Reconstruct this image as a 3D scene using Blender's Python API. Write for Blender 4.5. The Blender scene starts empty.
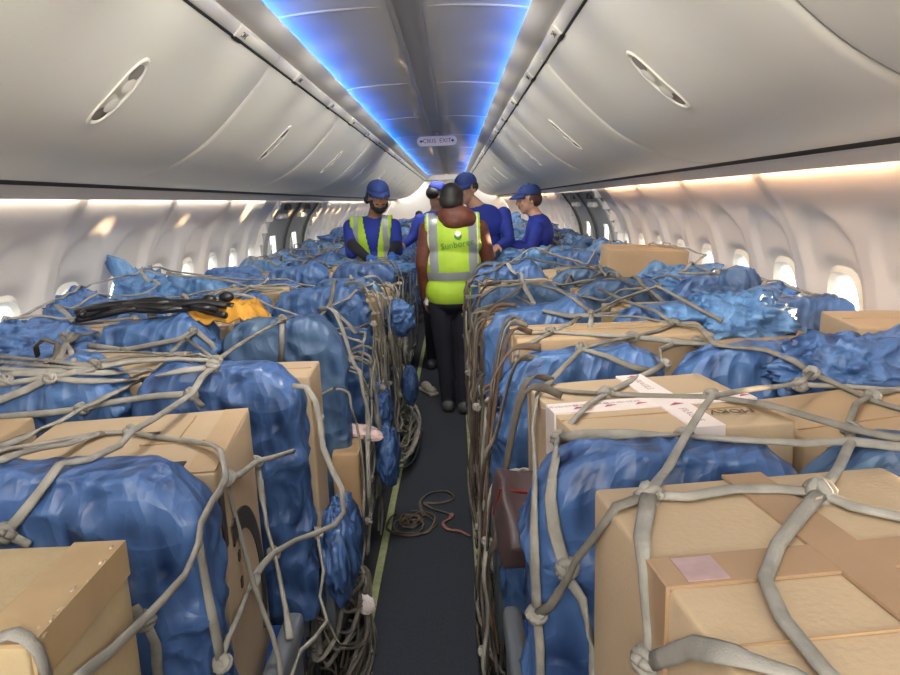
import bpy, math, random
from mathutils import Vector, Matrix, noise
from mathutils.bvhtree import BVHTree
rnd = random.Random(7)
SC = bpy.context.scene
COL = SC.collection

# ------------------------------------------------------------------ camera
F = 670.0
CAM = Vector((.155, 0, 1.52))
ROLL = math.radians(2)
_v = Vector((3, 135.5, -F)).normalized()
_w = Vector((-math.sin(ROLL), math.cos(ROLL), 0))
_U = (_w - _w.dot(_v) * _v).normalized()
_R = _v.cross(_U)
M3 = Matrix((_R, _v, _U))            # rows: world axes expressed in camera space -> camera to world
cd = bpy.data.cameras.new('camera'); cam = bpy.data.objects.new('camera', cd); COL.objects.link(cam)
cd.sensor_width = 36; cd.lens = 36 * F / 900; cd.clip_start = .02; cd.clip_end = 200
cam.matrix_world = Matrix.Translation(CAM) @ M3.to_4x4()
SC.camera = cam

def ray(px, py):
    return (M3 @ Vector((px - 450, 337.5 - py, -F))).normalized()
def P(px, py, x=None, y=None, z=None):
    d = ray(px, py)
    t = (x - CAM.x) / d.x if x is not None else (y - CAM.y) / d.y if y is not None else (z - CAM.z) / d.z
    return CAM + d * t

# ------------------------------------------------------------------ world, light, exposure
wd = bpy.data.worlds.new('daylight'); SC.world = wd; wd.use_nodes = True
bg = wd.node_tree.nodes['Background']; bg.inputs[0].default_value = (.92, .96, 1.0, 1); bg.inputs[1].default_value = 5.0

def area(name, loc, rot, sx, sy, power, col):
    l = bpy.data.lights.new(name, 'AREA'); l.shape = 'RECTANGLE'; l.size = sx; l.size_y = sy; l.energy = power; l.color = col
    o = bpy.data.objects.new(name, l); COL.objects.link(o); o.location = loc; o.rotation_euler = rot
    return o
sl = bpy.data.lights.new('low_sun', 'SUN'); sl.energy = 16.0; sl.angle = math.radians(1.2); sl.color = (1, .66, .36)
so = bpy.data.objects.new('low_sun', sl); COL.objects.link(so)
so.rotation_euler = Vector((-1, -.42, .10)).to_track_quat('-Z', 'Y').to_euler()
# added fill light behind the camera, standing in for unseen door daylight
area('door_daylight', (0, -1.6, 1.75), (math.radians(90), 0, 0), 2.4, .8, 46, (1.0, .95, .86))
# added fill light above and behind the camera, for the near box tops
area('overhead_fill', (0, -.45, 2.12), (math.radians(-12), 0, 0), .7, .9, 16, (1.0, .95, .84))
# added fills facing away from the camera: bin pairs and a downward row
def aimed(name, loc, d, sx, sy, power, col, spread):
    o = area(name, loc, Vector(d).to_track_quat('-Z', 'Y').to_euler(), sx, sy, power, col); o.data.spread = math.radians(spread)
for _y in [-1.2 + .6 * _k for _k in range(31) if not 6.3 < -1.2 + .6 * _k < 7.6]:
    for _s in (-1, 1):
        aimed('bin_fill', (_s * .04, _y, 2.17), (_s * .66, .44, -.48), .16, .06, 1.35, (1.0, .95, .83), 88)
for _y in (1.5, 3.6, 6.0, 8.6, 11.4, 14.2):
    aimed('down_fill', (0, _y, 2.18), (0, .47, -.88), .50, .14, 10, (1.0, .93, .82), 128)
aimed('far_end_fill', (0, 17.2, 2.15), (0, .64, -.77), .7, .3, 12, (1.0, .90, .78), 128)  # added fill for the far end of the cabin

vs = SC.view_settings
vs.view_transform = 'Standard'; vs.look = 'None'; vs.gamma = 1; vs.exposure = 0.22
try: vs.use_curve_mapping = False
except Exception: pass

# ------------------------------------------------------------------ materials
MT = {}
def mat(name, col, rough=.6, metal=0, spec=.5, emis=None, es=0, var=0, vscale=8, bump=0, bscale=60, col2=None, coat=0, sheen=0):
    m = bpy.data.materials.new(name); m.use_nodes = True; nt = m.node_tree; b = nt.nodes['Principled BSDF']
    b.inputs['Base Color'].default_value = (*col, 1); b.inputs['Roughness'].default_value = rough
    b.inputs['Metallic'].default_value = metal; b.inputs['Specular IOR Level'].default_value = spec
    if coat: b.inputs['Coat Weight'].default_value = coat
    if sheen: b.inputs['Sheen Weight'].default_value = sheen
    if emis: b.inputs['Emission Color'].default_value = (*emis, 1); b.inputs['Emission Strength'].default_value = es
    tc = nt.nodes.new('ShaderNodeTexCoord')
    if var or col2:
        n = nt.nodes.new('ShaderNodeTexNoise'); n.inputs['Scale'].default_value = vscale; n.inputs['Detail'].default_value = 5
        nt.links.new(tc.outputs['Object'], n.inputs['Vector'])
        r = nt.nodes.new('ShaderNodeValToRGB'); r.color_ramp.elements[0].position = .35; r.color_ramp.elements[1].position = .68
        c2 = col2 or tuple(c * (1 - var) for c in col)
        r.color_ramp.elements[0].color = (*c2, 1); r.color_ramp.elements[1].color = (*col, 1)
        nt.links.new(n.outputs['Fac'], r.inputs['Fac']); nt.links.new(r.outputs['Color'], b.inputs['Base Color'])
    if bump:
        n2 = nt.nodes.new('ShaderNodeTexNoise'); n2.inputs['Scale'].default_value = bscale; n2.inputs['Detail'].default_value = 4
        nt.links.new(tc.outputs['Object'], n2.inputs['Vector'])
        bp = nt.nodes.new('ShaderNodeBump'); bp.inputs['Strength'].default_value = bump; bp.inputs['Distance'].default_value = .01
        nt.links.new(n2.outputs['Fac'], bp.inputs['Height']); nt.links.new(bp.outputs['Normal'], b.inputs['Normal'])
    MT[name] = m; return m

def plastic(name, col, col2, alpha):
    m = mat(name, col, .40, spec=.55)
    nt = m.node_tree; b = nt.nodes['Principled BSDF']; N = nt.nodes.new; L = nt.links.new
    tc = [n for n in nt.nodes if n.type == 'TEX_COORD'][0]
    w = N('ShaderNodeTexNoise'); w.inputs['Scale'].default_value = 2.2; w.inputs['Detail'].default_value = 2; L(tc.outputs['Object'], w.inputs['Vector'])
    hs = []
    for rot, sc in (((.15, .25, .2), (26, 26, 5)), ((.7, .2, .9), (34, 12, 9)), ((.2, .9, .4), (11, 46, 14))):
        mp = N('ShaderNodeMapping'); mp.inputs['Scale'].default_value = sc; mp.inputs['Rotation'].default_value = rot
        mv = N('ShaderNodeMix'); mv.data_type = 'VECTOR'; mv.inputs['Factor'].default_value = .22
        L(tc.outputs['Object'], mv.inputs[4]); L(w.outputs['Color'], mv.inputs[5]); L(mv.outputs[1], mp.inputs['Vector'])
        v = N('ShaderNodeTexVoronoi'); v.inputs['Scale'].default_value = 1.0; v.distance = 'MINKOWSKI' if False else 'EUCLIDEAN'; L(mp.outputs['Vector'], v.inputs['Vector'])
        hs.append(v)
    a = N('ShaderNodeMath'); a.operation = 'ADD'; L(hs[0].outputs['Distance'], a.inputs[0]); L(hs[1].outputs['Distance'], a.inputs[1])
    a2 = N('ShaderNodeMath'); a2.operation = 'ADD'; L(a.outputs[0], a2.inputs[0]); L(hs[2].outputs['Distance'], a2.inputs[1])
    bp = N('ShaderNodeBump'); bp.inputs['Strength'].default_value = .65; bp.inputs['Distance'].default_value = .018
    L(a2.outputs[0], bp.inputs['Height']); L(bp.outputs['Normal'], b.inputs['Normal'])
    # film lying double or pulled tight differs in tone
    md = N('ShaderNodeMath'); md.operation = 'MULTIPLY'; md.inputs[1].default_value = .42; L(a2.outputs[0], md.inputs[0])
    ad = N('ShaderNodeMath'); ad.operation = 'MULTIPLY_ADD'; ad.inputs[1].default_value = .6; L(w.outputs['Fac'], ad.inputs[0]); L(md.outputs[0], ad.inputs[2])
    r = N('ShaderNodeValToRGB'); r.color_ramp.elements[0].position = .55; r.color_ramp.elements[1].position = 1.0
    r.color_ramp.elements[0].color = (*col2, 1); r.color_ramp.elements[1].color = (*[min(1, c * 1.25 + .03) for c in col], 1)
    L(ad.outputs[0], r.inputs['Fac']); L(r.outputs['Color'], b.inputs['Base Color'])
    tr = N('ShaderNodeBsdfTransparent'); tr.inputs[0].default_value = (.36, .58, .95, 1)
    mx = N('ShaderNodeMixShader'); mx.inputs[0].default_value = alpha
    out = [n for n in nt.nodes if n.type == 'OUTPUT_MATERIAL'][0]
    L(tr.outputs[0], mx.inputs[1]); L(b.outputs[0], mx.inputs[2]); L(mx.outputs[0], out.inputs['Surface'])
    return m

mat('cream', (.76, .73, .66), .42, var=.03, vscale=3)
mat('bin_cream', (.70, .675, .60), .38, var=.03, vscale=2)
mat('wall_panel', (.67, .635, .615), .5, var=.03, vscale=3)
mat('ceiling_grey', (.42, .42, .43), .5, var=.05, vscale=3)
mat('psu', (.74, .69, .65), .45, var=.05, vscale=6)
mat('gap_shade_seal', (.012, .011, .01), .7)  # black surface painting the shade of the gap under the bins; also bin seals
mat('recess_shade', (.22, .20, .18), .7)  # dark tone puts the shade of recesses into the colour
mat('joint', (.62, .59, .55), .6)
mat('hatch_grey', (.42, .42, .39), .5, var=.04)
mat('hatch_dark', (.10, .10, .10), .6)
mat('placard', (.72, .70, .65), .5)
mat('ink', (.05, .05, .05), .6)
mat('ink_red', (.45, .03, .03), .6)
mat('sign_face', (.85, .80, .74), .4)
mat('blue_led', (.05, .2, 1), .5, emis=(.035, .25, 1.0), es=42)
mat('white_led', (1, .95, .88), .5, emis=(1.0, .88, .72), es=24)
mat('warm_led', (1, .90, .80), .5, emis=(1.0, .60, .33), es=44)  # right strips tinted warm to add a peach sunlit tone to that wall
mat('carpet', (.034, .041, .058), .95, var=.4, vscale=220, bump=.6, bscale=300)
mat('under_floor', (.035, .038, .05), .9, var=.4, vscale=150)
mat('path_strip', (.36, .40, .20), .6, var=.3, vscale=30)
mat('navy_leather', (.035, .05, .085), .5, var=.3, vscale=10)
mat('tray_grey', (.22, .26, .30), .45, var=.1)
mat('metal_grey', (.17, .19, .22), .4, metal=.3, var=.1)
mat('card', (.42, .315, .205), .8, var=.09, vscale=5, bump=.12, bscale=140)
mat('card_warm', (.39, .275, .165), .8, var=.1, vscale=5, bump=.12, bscale=140)
mat('card_yellow', (.43, .33, .19), .8, var=.15, vscale=6, bump=.2, bscale=60)
mat('card_dark', (.40, .26, .14), .85, var=.15, vscale=7)
mat('tape_brown', (.33, .215, .13), .25, var=.08, vscale=12, spec=.6)
mat('tape_tan', (.44, .31, .17), .28, var=.1, vscale=20, spec=.6)
mat('tape_white', (.74, .66, .64), .35, var=.06, vscale=20)
mat('tape_edge_worn', (.52, .40, .27), .5, var=.5, vscale=60)
mat('print_black', (.035, .028, .024), .6, var=.3, vscale=15)
mat('print_red', (.36, .05, .10), .5)
mat('print_grey', (.36, .27, .28), .5)
mat('white_paper', (.80, .78, .76), .6)
mat('pinkish_label', (.42, .29, .29), .5, var=.25, vscale=30)
mat('pink_wrap', (.72, .52, .50), .4, var=.2, vscale=40)
plastic('blue_film', (.044, .120, .30), (.008, .032, .12), .80)
plastic('blue_film_pale', (.08, .155, .28), (.020, .055, .14), .56)
plastic('blue_film_deep', (.024, .078, .225), (.004, .018, .08), .86)
plastic('blue_film_sky', (.095, .23, .45), (.020, .080, .25), .76)
mat('web_light', (.30, .285, .255), .85, var=.32, vscale=22, bump=.2, bscale=420)
mat('web_grey', (.22, .205, .175), .85, var=.35, vscale=20, bump=.2, bscale=420)
mat('web_dark', (.13, .11, .09), .85, var=.45, vscale=16, bump=.2, bscale=420)
mat('web_brown', (.12, .075, .05), .85, var=.4, vscale=16, bump=.4, bscale=200)
mat('hose_black', (.012, .012, .014), .35, var=.3)
mat('orange_cloth', (.62, .30, .035), .75, var=.3, vscale=14, bump=.4, bscale=40)
mat('maroon_pack', (.055, .032, .034), .5, var=.3, vscale=14)
mat('red_edge', (.14, .012, .012), .5)
mat('skin', (.36, .19, .12), .55, var=.1, vscale=14)
mat('skin_light', (.50, .29, .20), .55, var=.1, vscale=14)
mat('hair_black', (.010, .009, .009), .6, var=.3, vscale=60)
mat('hair_brown', (.07, .03, .018), .6, var=.3, vscale=60)
mat('royal_blue', (.008, .026, .27), .8, var=.25, vscale=9)
mat('cap_blue', (.012, .035, .17), .75, var=.2, vscale=14)
mat('navy_trousers', (.008, .010, .022), .85, var=.3, vscale=10)
mat('black_sleeve', (.008, .008, .016), .7)
mat('rust_jacket', (.13, .035, .018), .6, var=.35, vscale=16, bump=.5, bscale=24)
mat('hivis', (.36, .56, .035), .65, var=.12, vscale=9, emis=None)
mat('reflective', (.30, .33, .34), .35, metal=.2, var=.15)
mat('vest_trim', (.62, .72, .40), .6)
mat('vest_text', (.06, .22, .05), .6)
mat('shoe_grey', (.055, .06, .062), .6)
mat('glove_blue', (.03, .12, .42), .5)
mat('eye_white', (.6, .58, .55), .3)
mat('lip', (.26, .10, .08), .5)
mat('orange_band', (.75, .16, .05), .5)
mat('cushion_film', (.02, .07, .28), .4, var=.5, vscale=7)
gl = mat('pane_glass', (1, 1, 1), .05)
_nt = gl.node_tree; _t = _nt.nodes.new('ShaderNodeBsdfTransparent'); _t.inputs[0].default_value = (.95, .97, .97, 1); _m = _nt.nodes.new('ShaderNodeMixShader'); _m.inputs[0].default_value = .08
_g = _nt.nodes.new('ShaderNodeBsdfGlossy'); _g.inputs['Roughness'].default_value = .05
_nt.links.new(_t.outputs[0], _m.inputs[1]); _nt.links.new(_g.outputs[0], _m.inputs[2]); _nt.links.new(_m.outputs[0], [n for n in _nt.nodes if n.type == 'OUTPUT_MATERIAL'][0].inputs['Surface'])

# ------------------------------------------------------------------ helpers
class MB:
    def __init__(s): s.v = []; s.f = []; s.m = []
    def add(s, vs_, fs, mi=0):
        o = len(s.v); s.v += [tuple(p) for p in vs_]; s.f += [tuple(i + o for i in f) for f in fs]; s.m += [mi] * len(fs)
    def box(s, x0, x1, y0, y1, z0, z1, mi=0, M=None):
        p = [Vector((x, y, z)) for x in (x0, x1) for y in (y0, y1) for z in (z0, z1)]
        if M: p = [M @ q for q in p]
        s.add(p, [(0, 1, 3, 2), (4, 6, 7, 5), (0, 4, 5, 1), (2, 3, 7, 6), (0, 2, 6, 4), (1, 5, 7, 3)], mi)
    def rbox(s, x0, x1, y0, y1, z0, z1, r=.006, mi=0, M=None, warp=None, n=6):
        # box with rounded edges, subdivided faces; warp(p) bends it
        bm = {}
        def axis(a, b_):
            r_ = min(r, (b_ - a) * .45)
            inner = [a + r_ + (b_ - a - 2 * r_) * i / n for i in range(n + 1)]
            return [a, a + r_ * .3] + inner + [b_ - r_ * .3, b_], r_
        X, rx = axis(x0, x1); Y, ry = axis(y0, y1); Z, rz = axis(z0, z1); rr = min(rx, ry, rz)
        def cv(p):
            c = Vector((min(max(p.x, x0 + rr), x1 - rr), min(max(p.y, y0 + rr), y1 - rr), min(max(p.z, z0 + rr), z1 - rr)))
            d = p - c
            if d.length > 1e-9: d = d.normalized() * rr
            q = c + d
            if warp: q = warp(q)
            return M @ q if M else q
        def vid(i, j, k):
            key = (i, j, k)
            if key not in bm: bm[key] = len(s.v); s.v.append(tuple(cv(Vector((X[i], Y[j], Z[k])))))
            return bm[key]
        a, b_, c = len(X) - 1, len(Y) - 1, len(Z) - 1
        def q(*ids): s.f.append(tuple(ids)); s.m.append(mi)
        for i in range(a):
            for j in range(b_):
                q(vid(i, j, 0), vid(i, j + 1, 0), vid(i + 1, j + 1, 0), vid(i + 1, j, 0))
                q(vid(i, j, c), vid(i + 1, j, c), vid(i + 1, j + 1, c), vid(i, j + 1, c))
        for i in range(a):
            for k in range(c):
                q(vid(i, 0, k), vid(i + 1, 0, k), vid(i + 1, 0, k + 1), vid(i, 0, k + 1))
                q(vid(i, b_, k), vid(i, b_, k + 1), vid(i + 1, b_, k + 1), vid(i + 1, b_, k))
        for j in range(b_):
            for k in range(c):
                q(vid(0, j, k), vid(0, j, k + 1), vid(0, j + 1, k + 1), vid(0, j + 1, k))
                q(vid(a, j, k), vid(a, j + 1, k), vid(a, j + 1, k + 1), vid(a, j, k + 1))
    def sweep(s, pts, rad, sides=8, flat=None, mi=0, closed=False, up=Vector((0, 0, 1)), twist=0, tw0=0):
        # tube or webbing along pts; rad = number or list; flat = half thickness (strap lies across 'up')
        n = len(pts); rings = []
        for i, p in enumerate(pts):
            a = pts[max(i - 1, 0)]; b_ = pts[min(i + 1, n - 1)]
            t = (b_ - a)
            t = t.normalized() if t.length > 1e-9 else Vector((0, 1, 0))
            u = up[i] if isinstance(up, list) else up
            side = t.cross(u)
            if side.length < .05: side = t.cross(Vector((1, 0, .3)))
            side.normalize(); nn = side.cross(t).normalized()
            ang = tw0 + twist * i
            if ang:
                ca, sa = math.cos(ang), math.sin(ang); side, nn = side * ca + nn * sa, nn * ca - side * sa
            r = rad[i] if isinstance(rad, (list, tuple)) else rad
            fl = r if flat is None else (flat[i] if isinstance(flat, list) else flat)
            rings.append([p + side * (r * math.cos(2 * math.pi * k / sides)) + nn * (fl * math.sin(2 * math.pi * k / sides)) for k in range(sides)])
        vs_ = [q for rg in rings for q in rg]; fs = []
        for i in range(n - 1):
            for k in range(sides):
                k2 = (k + 1) % sides
                fs.append((i * sides + k, i * sides + k2, (i + 1) * sides + k2, (i + 1) * sides + k))
        fs.append(tuple(range(sides))[::-1]); fs.append(tuple((n - 1) * sides + k for k in range(sides)))
        s.add(vs_, fs, mi)
    def ell(s, c, r, nu=16, nv=10, mi=0, M=None):
        vs_ = []; fs = []
        for j in range(nv + 1):
            ph = math.pi * j / nv
            for i in range(nu):
                th = 2 * math.pi * i / nu
                p = Vector((r[0] * math.sin(ph) * math.cos(th), r[1] * math.sin(ph) * math.sin(th), r[2] * math.cos(ph)))
                if M: p = M @ p
                vs_.append(Vector(c) + p)
        for j in range(nv):
            for i in range(nu):
                i2 = (i + 1) % nu; fs.append((j * nu + i, (j + 1) * nu + i, (j + 1) * nu + i2, j * nu + i2))
        s.add(vs_, fs, mi)
    def build(s, name, mats, parent=None, smooth=True, flat_limit=None):
        me = bpy.data.meshes.new(name); me.from_pydata(s.v, [], s.f); me.validate(verbose=False)
        for m in (mats if isinstance(mats, (list, tuple)) else [mats]): me.materials.append(MT[m])
        if len(me.polygons) == len(s.m): me.polygons.foreach_set('material_index', s.m)
        if smooth: me.polygons.foreach_set('use_smooth', [True] * len(me.polygons))
        me.update()
        o = bpy.data.objects.new(name, me); COL.objects.link(o)
        if parent: o.parent = parent
        return o

def tag(o, label=None, cat=None, group=None, kind=None):
    if label: o['label'] = label
    if cat: o['category'] = cat
    if group: o['group'] = group
    if kind: o['kind'] = kind
    return o
def empty(name, loc=(0, 0, 0), rz=0):
    o = bpy.data.objects.new(name, None); COL.objects.link(o); o.location = loc; o.rotation_euler = (0, 0, rz); o.empty_display_size = .1
    return o
def struct(o): o['kind'] = 'structure'; return o
def kids(o): return [c for c in list(bpy.data.objects) if c.parent == o]
def copy_tree(o, tree, parent=None):
    # tree: {object: [children]} cached for speed
    c = o.copy(); COL.objects.link(c)
    if parent: c.parent = parent
    for ch in tree.get(o.name, []): copy_tree(ch, tree, c)
    return c
def tree_of(o, t=None):
    t = {} if t is None else t
    t[o.name] = kids(o)
    for c in t[o.name]: tree_of(c, t)
    return t
def text(name, body, size, M, mt, parent, ext=.0008, align='CENTER'):
    c = bpy.data.curves.new(name, 'FONT'); c.body = body; c.size = size; c.extrude = ext; c.align_x = align; c.align_y = 'CENTER'; c.materials.append(MT[mt])
    c.resolution_u = 3
    t = bpy.data.objects.new(name, c); COL.objects.link(t); bpy.context.view_layer.update()
    me = bpy.data.meshes.new_from_object(t.evaluated_get(bpy.context.evaluated_depsgraph_get())); bpy.data.objects.remove(t)
    o = bpy.data.objects.new(name, me); COL.objects.link(o); o.parent = parent; o.matrix_basis = M; return o
def catmull(pts, per=6):
    pts = [Vector(p) for p in pts]; out = []
    if len(pts) < 3: return [pts[0].lerp(pts[-1], i / 6) for i in range(7)]
    for i in range(len(pts) - 1):
        p0 = pts[max(i - 1, 0)]; p1 = pts[i]; p2 = pts[i + 1]; p3 = pts[min(i + 2, len(pts) - 1)]
        for k in range(per):
            t = k / per
            out.append(.5 * ((2 * p1) + (p2 - p0) * t + (2 * p0 - 5 * p1 + 4 * p2 - p3) * t * t + (3 * p1 - p0 - 3 * p2 + p3) * t ** 3))
    out.append(pts[-1]); return out
ORD = 'zeroth first second third fourth fifth sixth seventh eighth ninth tenth eleventh twelfth thirteenth fourteenth fifteenth sixteenth seventeenth eighteenth nineteenth twentieth twenty-first twenty-second twenty-third twenty-fourth'.split()

Y0, Y1 = -.9, 19.0
def loft(prof, y0, y1, name, mats, parent=None, step=None, thick=0, smooth=True, side=1):
    m = MB(); n = len(prof); ys = [y0, y1] if not step else [y0 + (y1 - y0) * i / max(1, round((y1 - y0) / step)) for i in range(max(1, round((y1 - y0) / step)) + 1)]
    for y in ys:
        m.v += [(x * side, y, z) for x, z in prof]
    for j in range(len(ys) - 1):
        for i in range(n - 1):
            a = j * n + i; m.f.append((a, a + 1, a + n + 1, a + n)); m.m.append(0)
    o = m.build(name, mats, parent, smooth)
    if thick:
        md = o.modifiers.new('thickness', 'SOLIDIFY'); md.thickness = thick; md.offset = 0
    return o

# ------------------------------------------------------------------ shell
m = MB(); m.box(-1.7, 1.7, Y0, Y1, -.06, 0); struct(m.build('floor', 'under_floor', smooth=False))
m = MB(); m.box(-.185, .185, Y0, Y1, .0, .006); struct(m.build('floor_aisle_carpet', 'carpet', smooth=False))
for s_, nm in ((-1, 'left'), (1, 'right')):
    m = MB(); m.box(s_ * .21 - .016, s_ * .21 + .016, Y0, Y1, 0, .010); struct(m.build('trim_%d' % (1 if s_ < 0 else 2), 'path_strip', smooth=False))

WPROF = [(1.512, 1.625), (1.520, 1.587), (1.565, 1.52), (1.64, 1.42), (1.70, 1.30), (1.745, 1.17), (1.765, 1.05), (1.775, .90), (1.765, .75)]
def wx(z):
    for (xa, za), (xb, zb) in zip(WPROF, WPROF[1:]):
        if zb <= z <= za: t = (za - z) / (za - zb); return xa + (xb - xa) * t
    return WPROF[0][0] if z > 1.62 else WPROF[-1][0]
WINY = [2.83 + .508 * i for i in range(-4, 31)]
EXIT = (6.55, 8.65)
WY = [y for y in WINY if not (EXIT[0] - .12 < y < EXIT[1] + .12)]
JOINTS = [3.084 + 1.016 * i for i in range(-3, 16)]
ZW = 1.005
def window_r(y, z, yc):   # superellipse radius of window opening
    return ((abs(y - yc) / .118) ** 3 + (abs(z - ZW) / .165) ** 3) ** (1 / 3)
def build_wall(side, name):
    m = MB(); dy = .0254; dz = .024
    ny = int((Y1 - Y0) / dy); zs = [1.623 - dz * i for i in range(int((1.623 - .75) / dz) + 1)]
    idx = {}
    for j in range(ny + 1):
        y = Y0 + j * dy
        for k, z in enumerate(zs):
            x = wx(z)
            yc = min(WY, key=lambda q: abs(q - y)); d = abs(y - yc)
            if EXIT[0] < y < EXIT[1]: x -= 0
            else:
                # tall arch scallop
                zc = 1.24; rr = math.hypot(d / .20, max(z - zc, 0) / .20)
                t = min(max((1.0 - rr) / .13, 0), 1); t = t * t * (3 - 2 * t); x += .024 * t
                wr = window_r(y, z, yc)
                t2 = min(max((1.45 - wr) / .45, 0), 1); x += .035 * t2 * t2 * (3 - 2 * t2)
                jd = min(abs(y - q) for q in JOINTS)
                if jd < .08: x -= .012 * (1 - (jd / .08) ** 2)
                if jd < .014: x += .010
            idx[j, k] = len(m.v); m.v.append((x * side, y, z))
    for j in range(ny):
        y = Y0 + (j + .5) * dy
        for k in range(len(zs) - 1):
            z = (zs[k] + zs[k + 1]) / 2
            yc = min(WY, key=lambda q: abs(q - y))
            if abs(y - yc) < .13 and window_r(y, z, yc) < .97: continue
            if EXIT[0] < y < EXIT[1]:
                continue
            m.f.append((idx[j, k], idx[j + 1, k], idx[j + 1, k + 1], idx[j, k + 1])); m.m.append(0)
    # lower wall
    lp = [(1.80, .80), (1.80, .75), (1.76, .5), (1.7, .2), (1.62, 0)]
    o = len(m.v)
    for y in (Y0, Y1): m.v += [(x * side, y, z) for x, z in lp]
    for i in range(4): m.f.append((o + i, o + i + 1, o + 5 + i + 1, o + 5 + i)); m.m.append(0)
    return struct(m.build(name, 'wall_panel'))
build_wall(-1, 'wall_left'); build_wall(1, 'wall_right')
# windows: frame + pane (structure)
def ring(yc, side, r0, r1, off0, off1, m, n=28):
    o = len(m.v)
    for r, off in ((r0, off0), (r1, off1)):
        for i in range(n):
            a = 2 * math.pi * i / n; ca, sa = math.cos(a), math.sin(a)
            k = (abs(ca) ** 3 + abs(sa) ** 3) ** (-1 / 3)
            y = yc + .118 * r * k * ca; z = ZW + .165 * r * k * sa
            m.v.append(((wx(z) + off) * side, y, z))
    for i in range(n):
        i2 = (i + 1) % n; m.f.append((o + i, o + i2, o + n + i2, o + n + i)); m.m.append(0)
wn = 0
for side in (-1, 1):
    for yc in WY:
        if yc < 1.8 or yc > 18.6: continue
        wn += 1
        m = MB(); ring(yc, side, 1.16, 1.0, .045, .030, m); ring(yc, side, 1.0, .90, .030, .055, m); ring(yc, side, .90, .84, .055, .105, m); ring(yc, side, .84, .95, .105, .13, m)
        w = struct(m.build('window_%d' % wn, 'cream'))
        m = MB(); n = 24; x = (wx(ZW) + .10) * side
        for xx in (x, x + .004 * side):
            m.v += [(xx, yc + .108 * math.cos(2 * math.pi * i / n), ZW + .15 * math.sin(2 * math.pi * i / n)) for i in range(n)]
        m.f += [tuple(range(n)), tuple(range(n, 2 * n))[::-1]]; m.m += [0, 0]
        m.build('window_pane', 'pane_glass', w, False)
# overwing exits
for side, nm in ((-1, 3), (1, 4)):
    m = MB(); zs = [1.587, 1.5, 1.42, 1.3, 1.2, 1.05, .9, .75]
    L = EXIT[1] - EXIT[0]
    def panel(y0, y1, inset, mi, zlo=.75, zhi=1.587, holes=None):
        zz = [z for z in [1.587, 1.54, 1.48, 1.42, 1.36, 1.30, 1.24, 1.18, 1.1, 1.02, .9, .75] if zlo <= z <= zhi]
        o = len(m.v); 
        for y in (y0, y1): m.v.extend([((wx(z) + inset) * side, y, z) for z in zz])
        n = len(zz)
        for i in range(n - 1):
            if holes and holes[0] < (zz[i] + zz[i + 1]) / 2 < holes[1]: continue
            m.f.append((o + i, o + i + 1, o + n + i + 1, o + n + i)); m.m.append(mi)
    y = EXIT[0]
    panel(y, y + .09, -.02, 2); panel(y + .09, y + .12, .0, 1)
    for c in (0, 1):
        a = y + .12 + c * .96
        panel(a, a + .34, .03, 0); panel(a + .34, a + .56, .03, 0, holes=(1.02, 1.24)); panel(a + .56, a + .90, .03, 0); panel(a + .90, a + .96, .0, 1)
    panel(y + 2.04, y + 2.1, -.01, 2)
    d = struct(m.build('door_%d' % nm, ['hatch_grey', 'hatch_dark', 'cream'], smooth=False))
    md = d.modifiers.new('t', 'SOLIDIFY'); md.thickness = .012
    m = MB()
    for ya, yb in ((EXIT[0] - .04, EXIT[0] + .02), (EXIT[1] - .02, EXIT[1] + .04)):
        for k in range(8):
            za = .74 + .11 * k; m.box(side * (wx(za + .05) - .03), side * (wx(za + .05) + .09), ya, yb, za, za + .115)
    m.build('door_surround', 'wall_panel', d, False)
    m = MB(); m.box(side * 1.50, side * 1.62, EXIT[0], EXIT[1], 1.575, 1.60); m.build('door_header', 'psu', d, False)
    m = MB(); ny = 84; zz = [1.60 - .03 * k for k in range(29)]; o = 0
    for j in range(ny + 1):
        for z in zz: m.v.append((side * (wx(z) + .060), EXIT[0] - .02 + (L + .04) * j / ny, z))
    for j in range(ny):
        yy = EXIT[0] - .02 + (L + .04) * (j + .5) / ny
        for k in range(len(zz) - 1):
            zc_ = (zz[k] + zz[k + 1]) / 2
            if 1.02 < zc_ < 1.24 and any(EXIT[0] + .12 + c * .96 + .35 < yy < EXIT[0] + .12 + c * .96 + .55 for c in (0, 1)): continue
            a = j * len(zz) + k; m.f.append((a, a + 1, a + len(zz) + 1, a + len(zz))); m.m.append(0)
    m.build('door_backing', 'hatch_grey', d, False)  # backing added to block daylight in the cracks between hatch panels
    for c in (0, 1):
        a = y + .12 + c * .96
        m = MB(); x = wx(1.13) + .02
        for (ya, yb, za, zb) in ((a + .32, a + .35, .99, 1.27), (a + .55, a + .58, .99, 1.27), (a + .32, a + .58, 1.24, 1.275), (a + .32, a + .58, .99, 1.02)):
            m.box(side * (x - .015), side * (x + .03), ya, yb, za, zb)
        m.build('door_window_frame', 'cream', d, False)
        m = MB(); m.box(side * (x + .035), side * (x + .042), a + .34, a + .56, 1.01, 1.25); m.build('door_window_pane', 'pane_glass', d, False)
        m = MB(); m.rbox(-.16, .16, -.015, .045, -.03, .03, r=.02, M=Matrix.Translation((side * (wx(1.44) - .0), a + .45, 1.44)) @ Matrix.Rotation(math.pi / 2, 4, 'Z') @ Matrix.Rotation(0, 4, 'X')); m.build('door_handle', 'cream', d)
        m = MB(); m.box(side * (wx(1.53) - .004), side * (wx(1.53) + .03), a + .36, a + .54, 1.50, 1.56); m.build('door_placard', 'hatch_dark', d, False)

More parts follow.
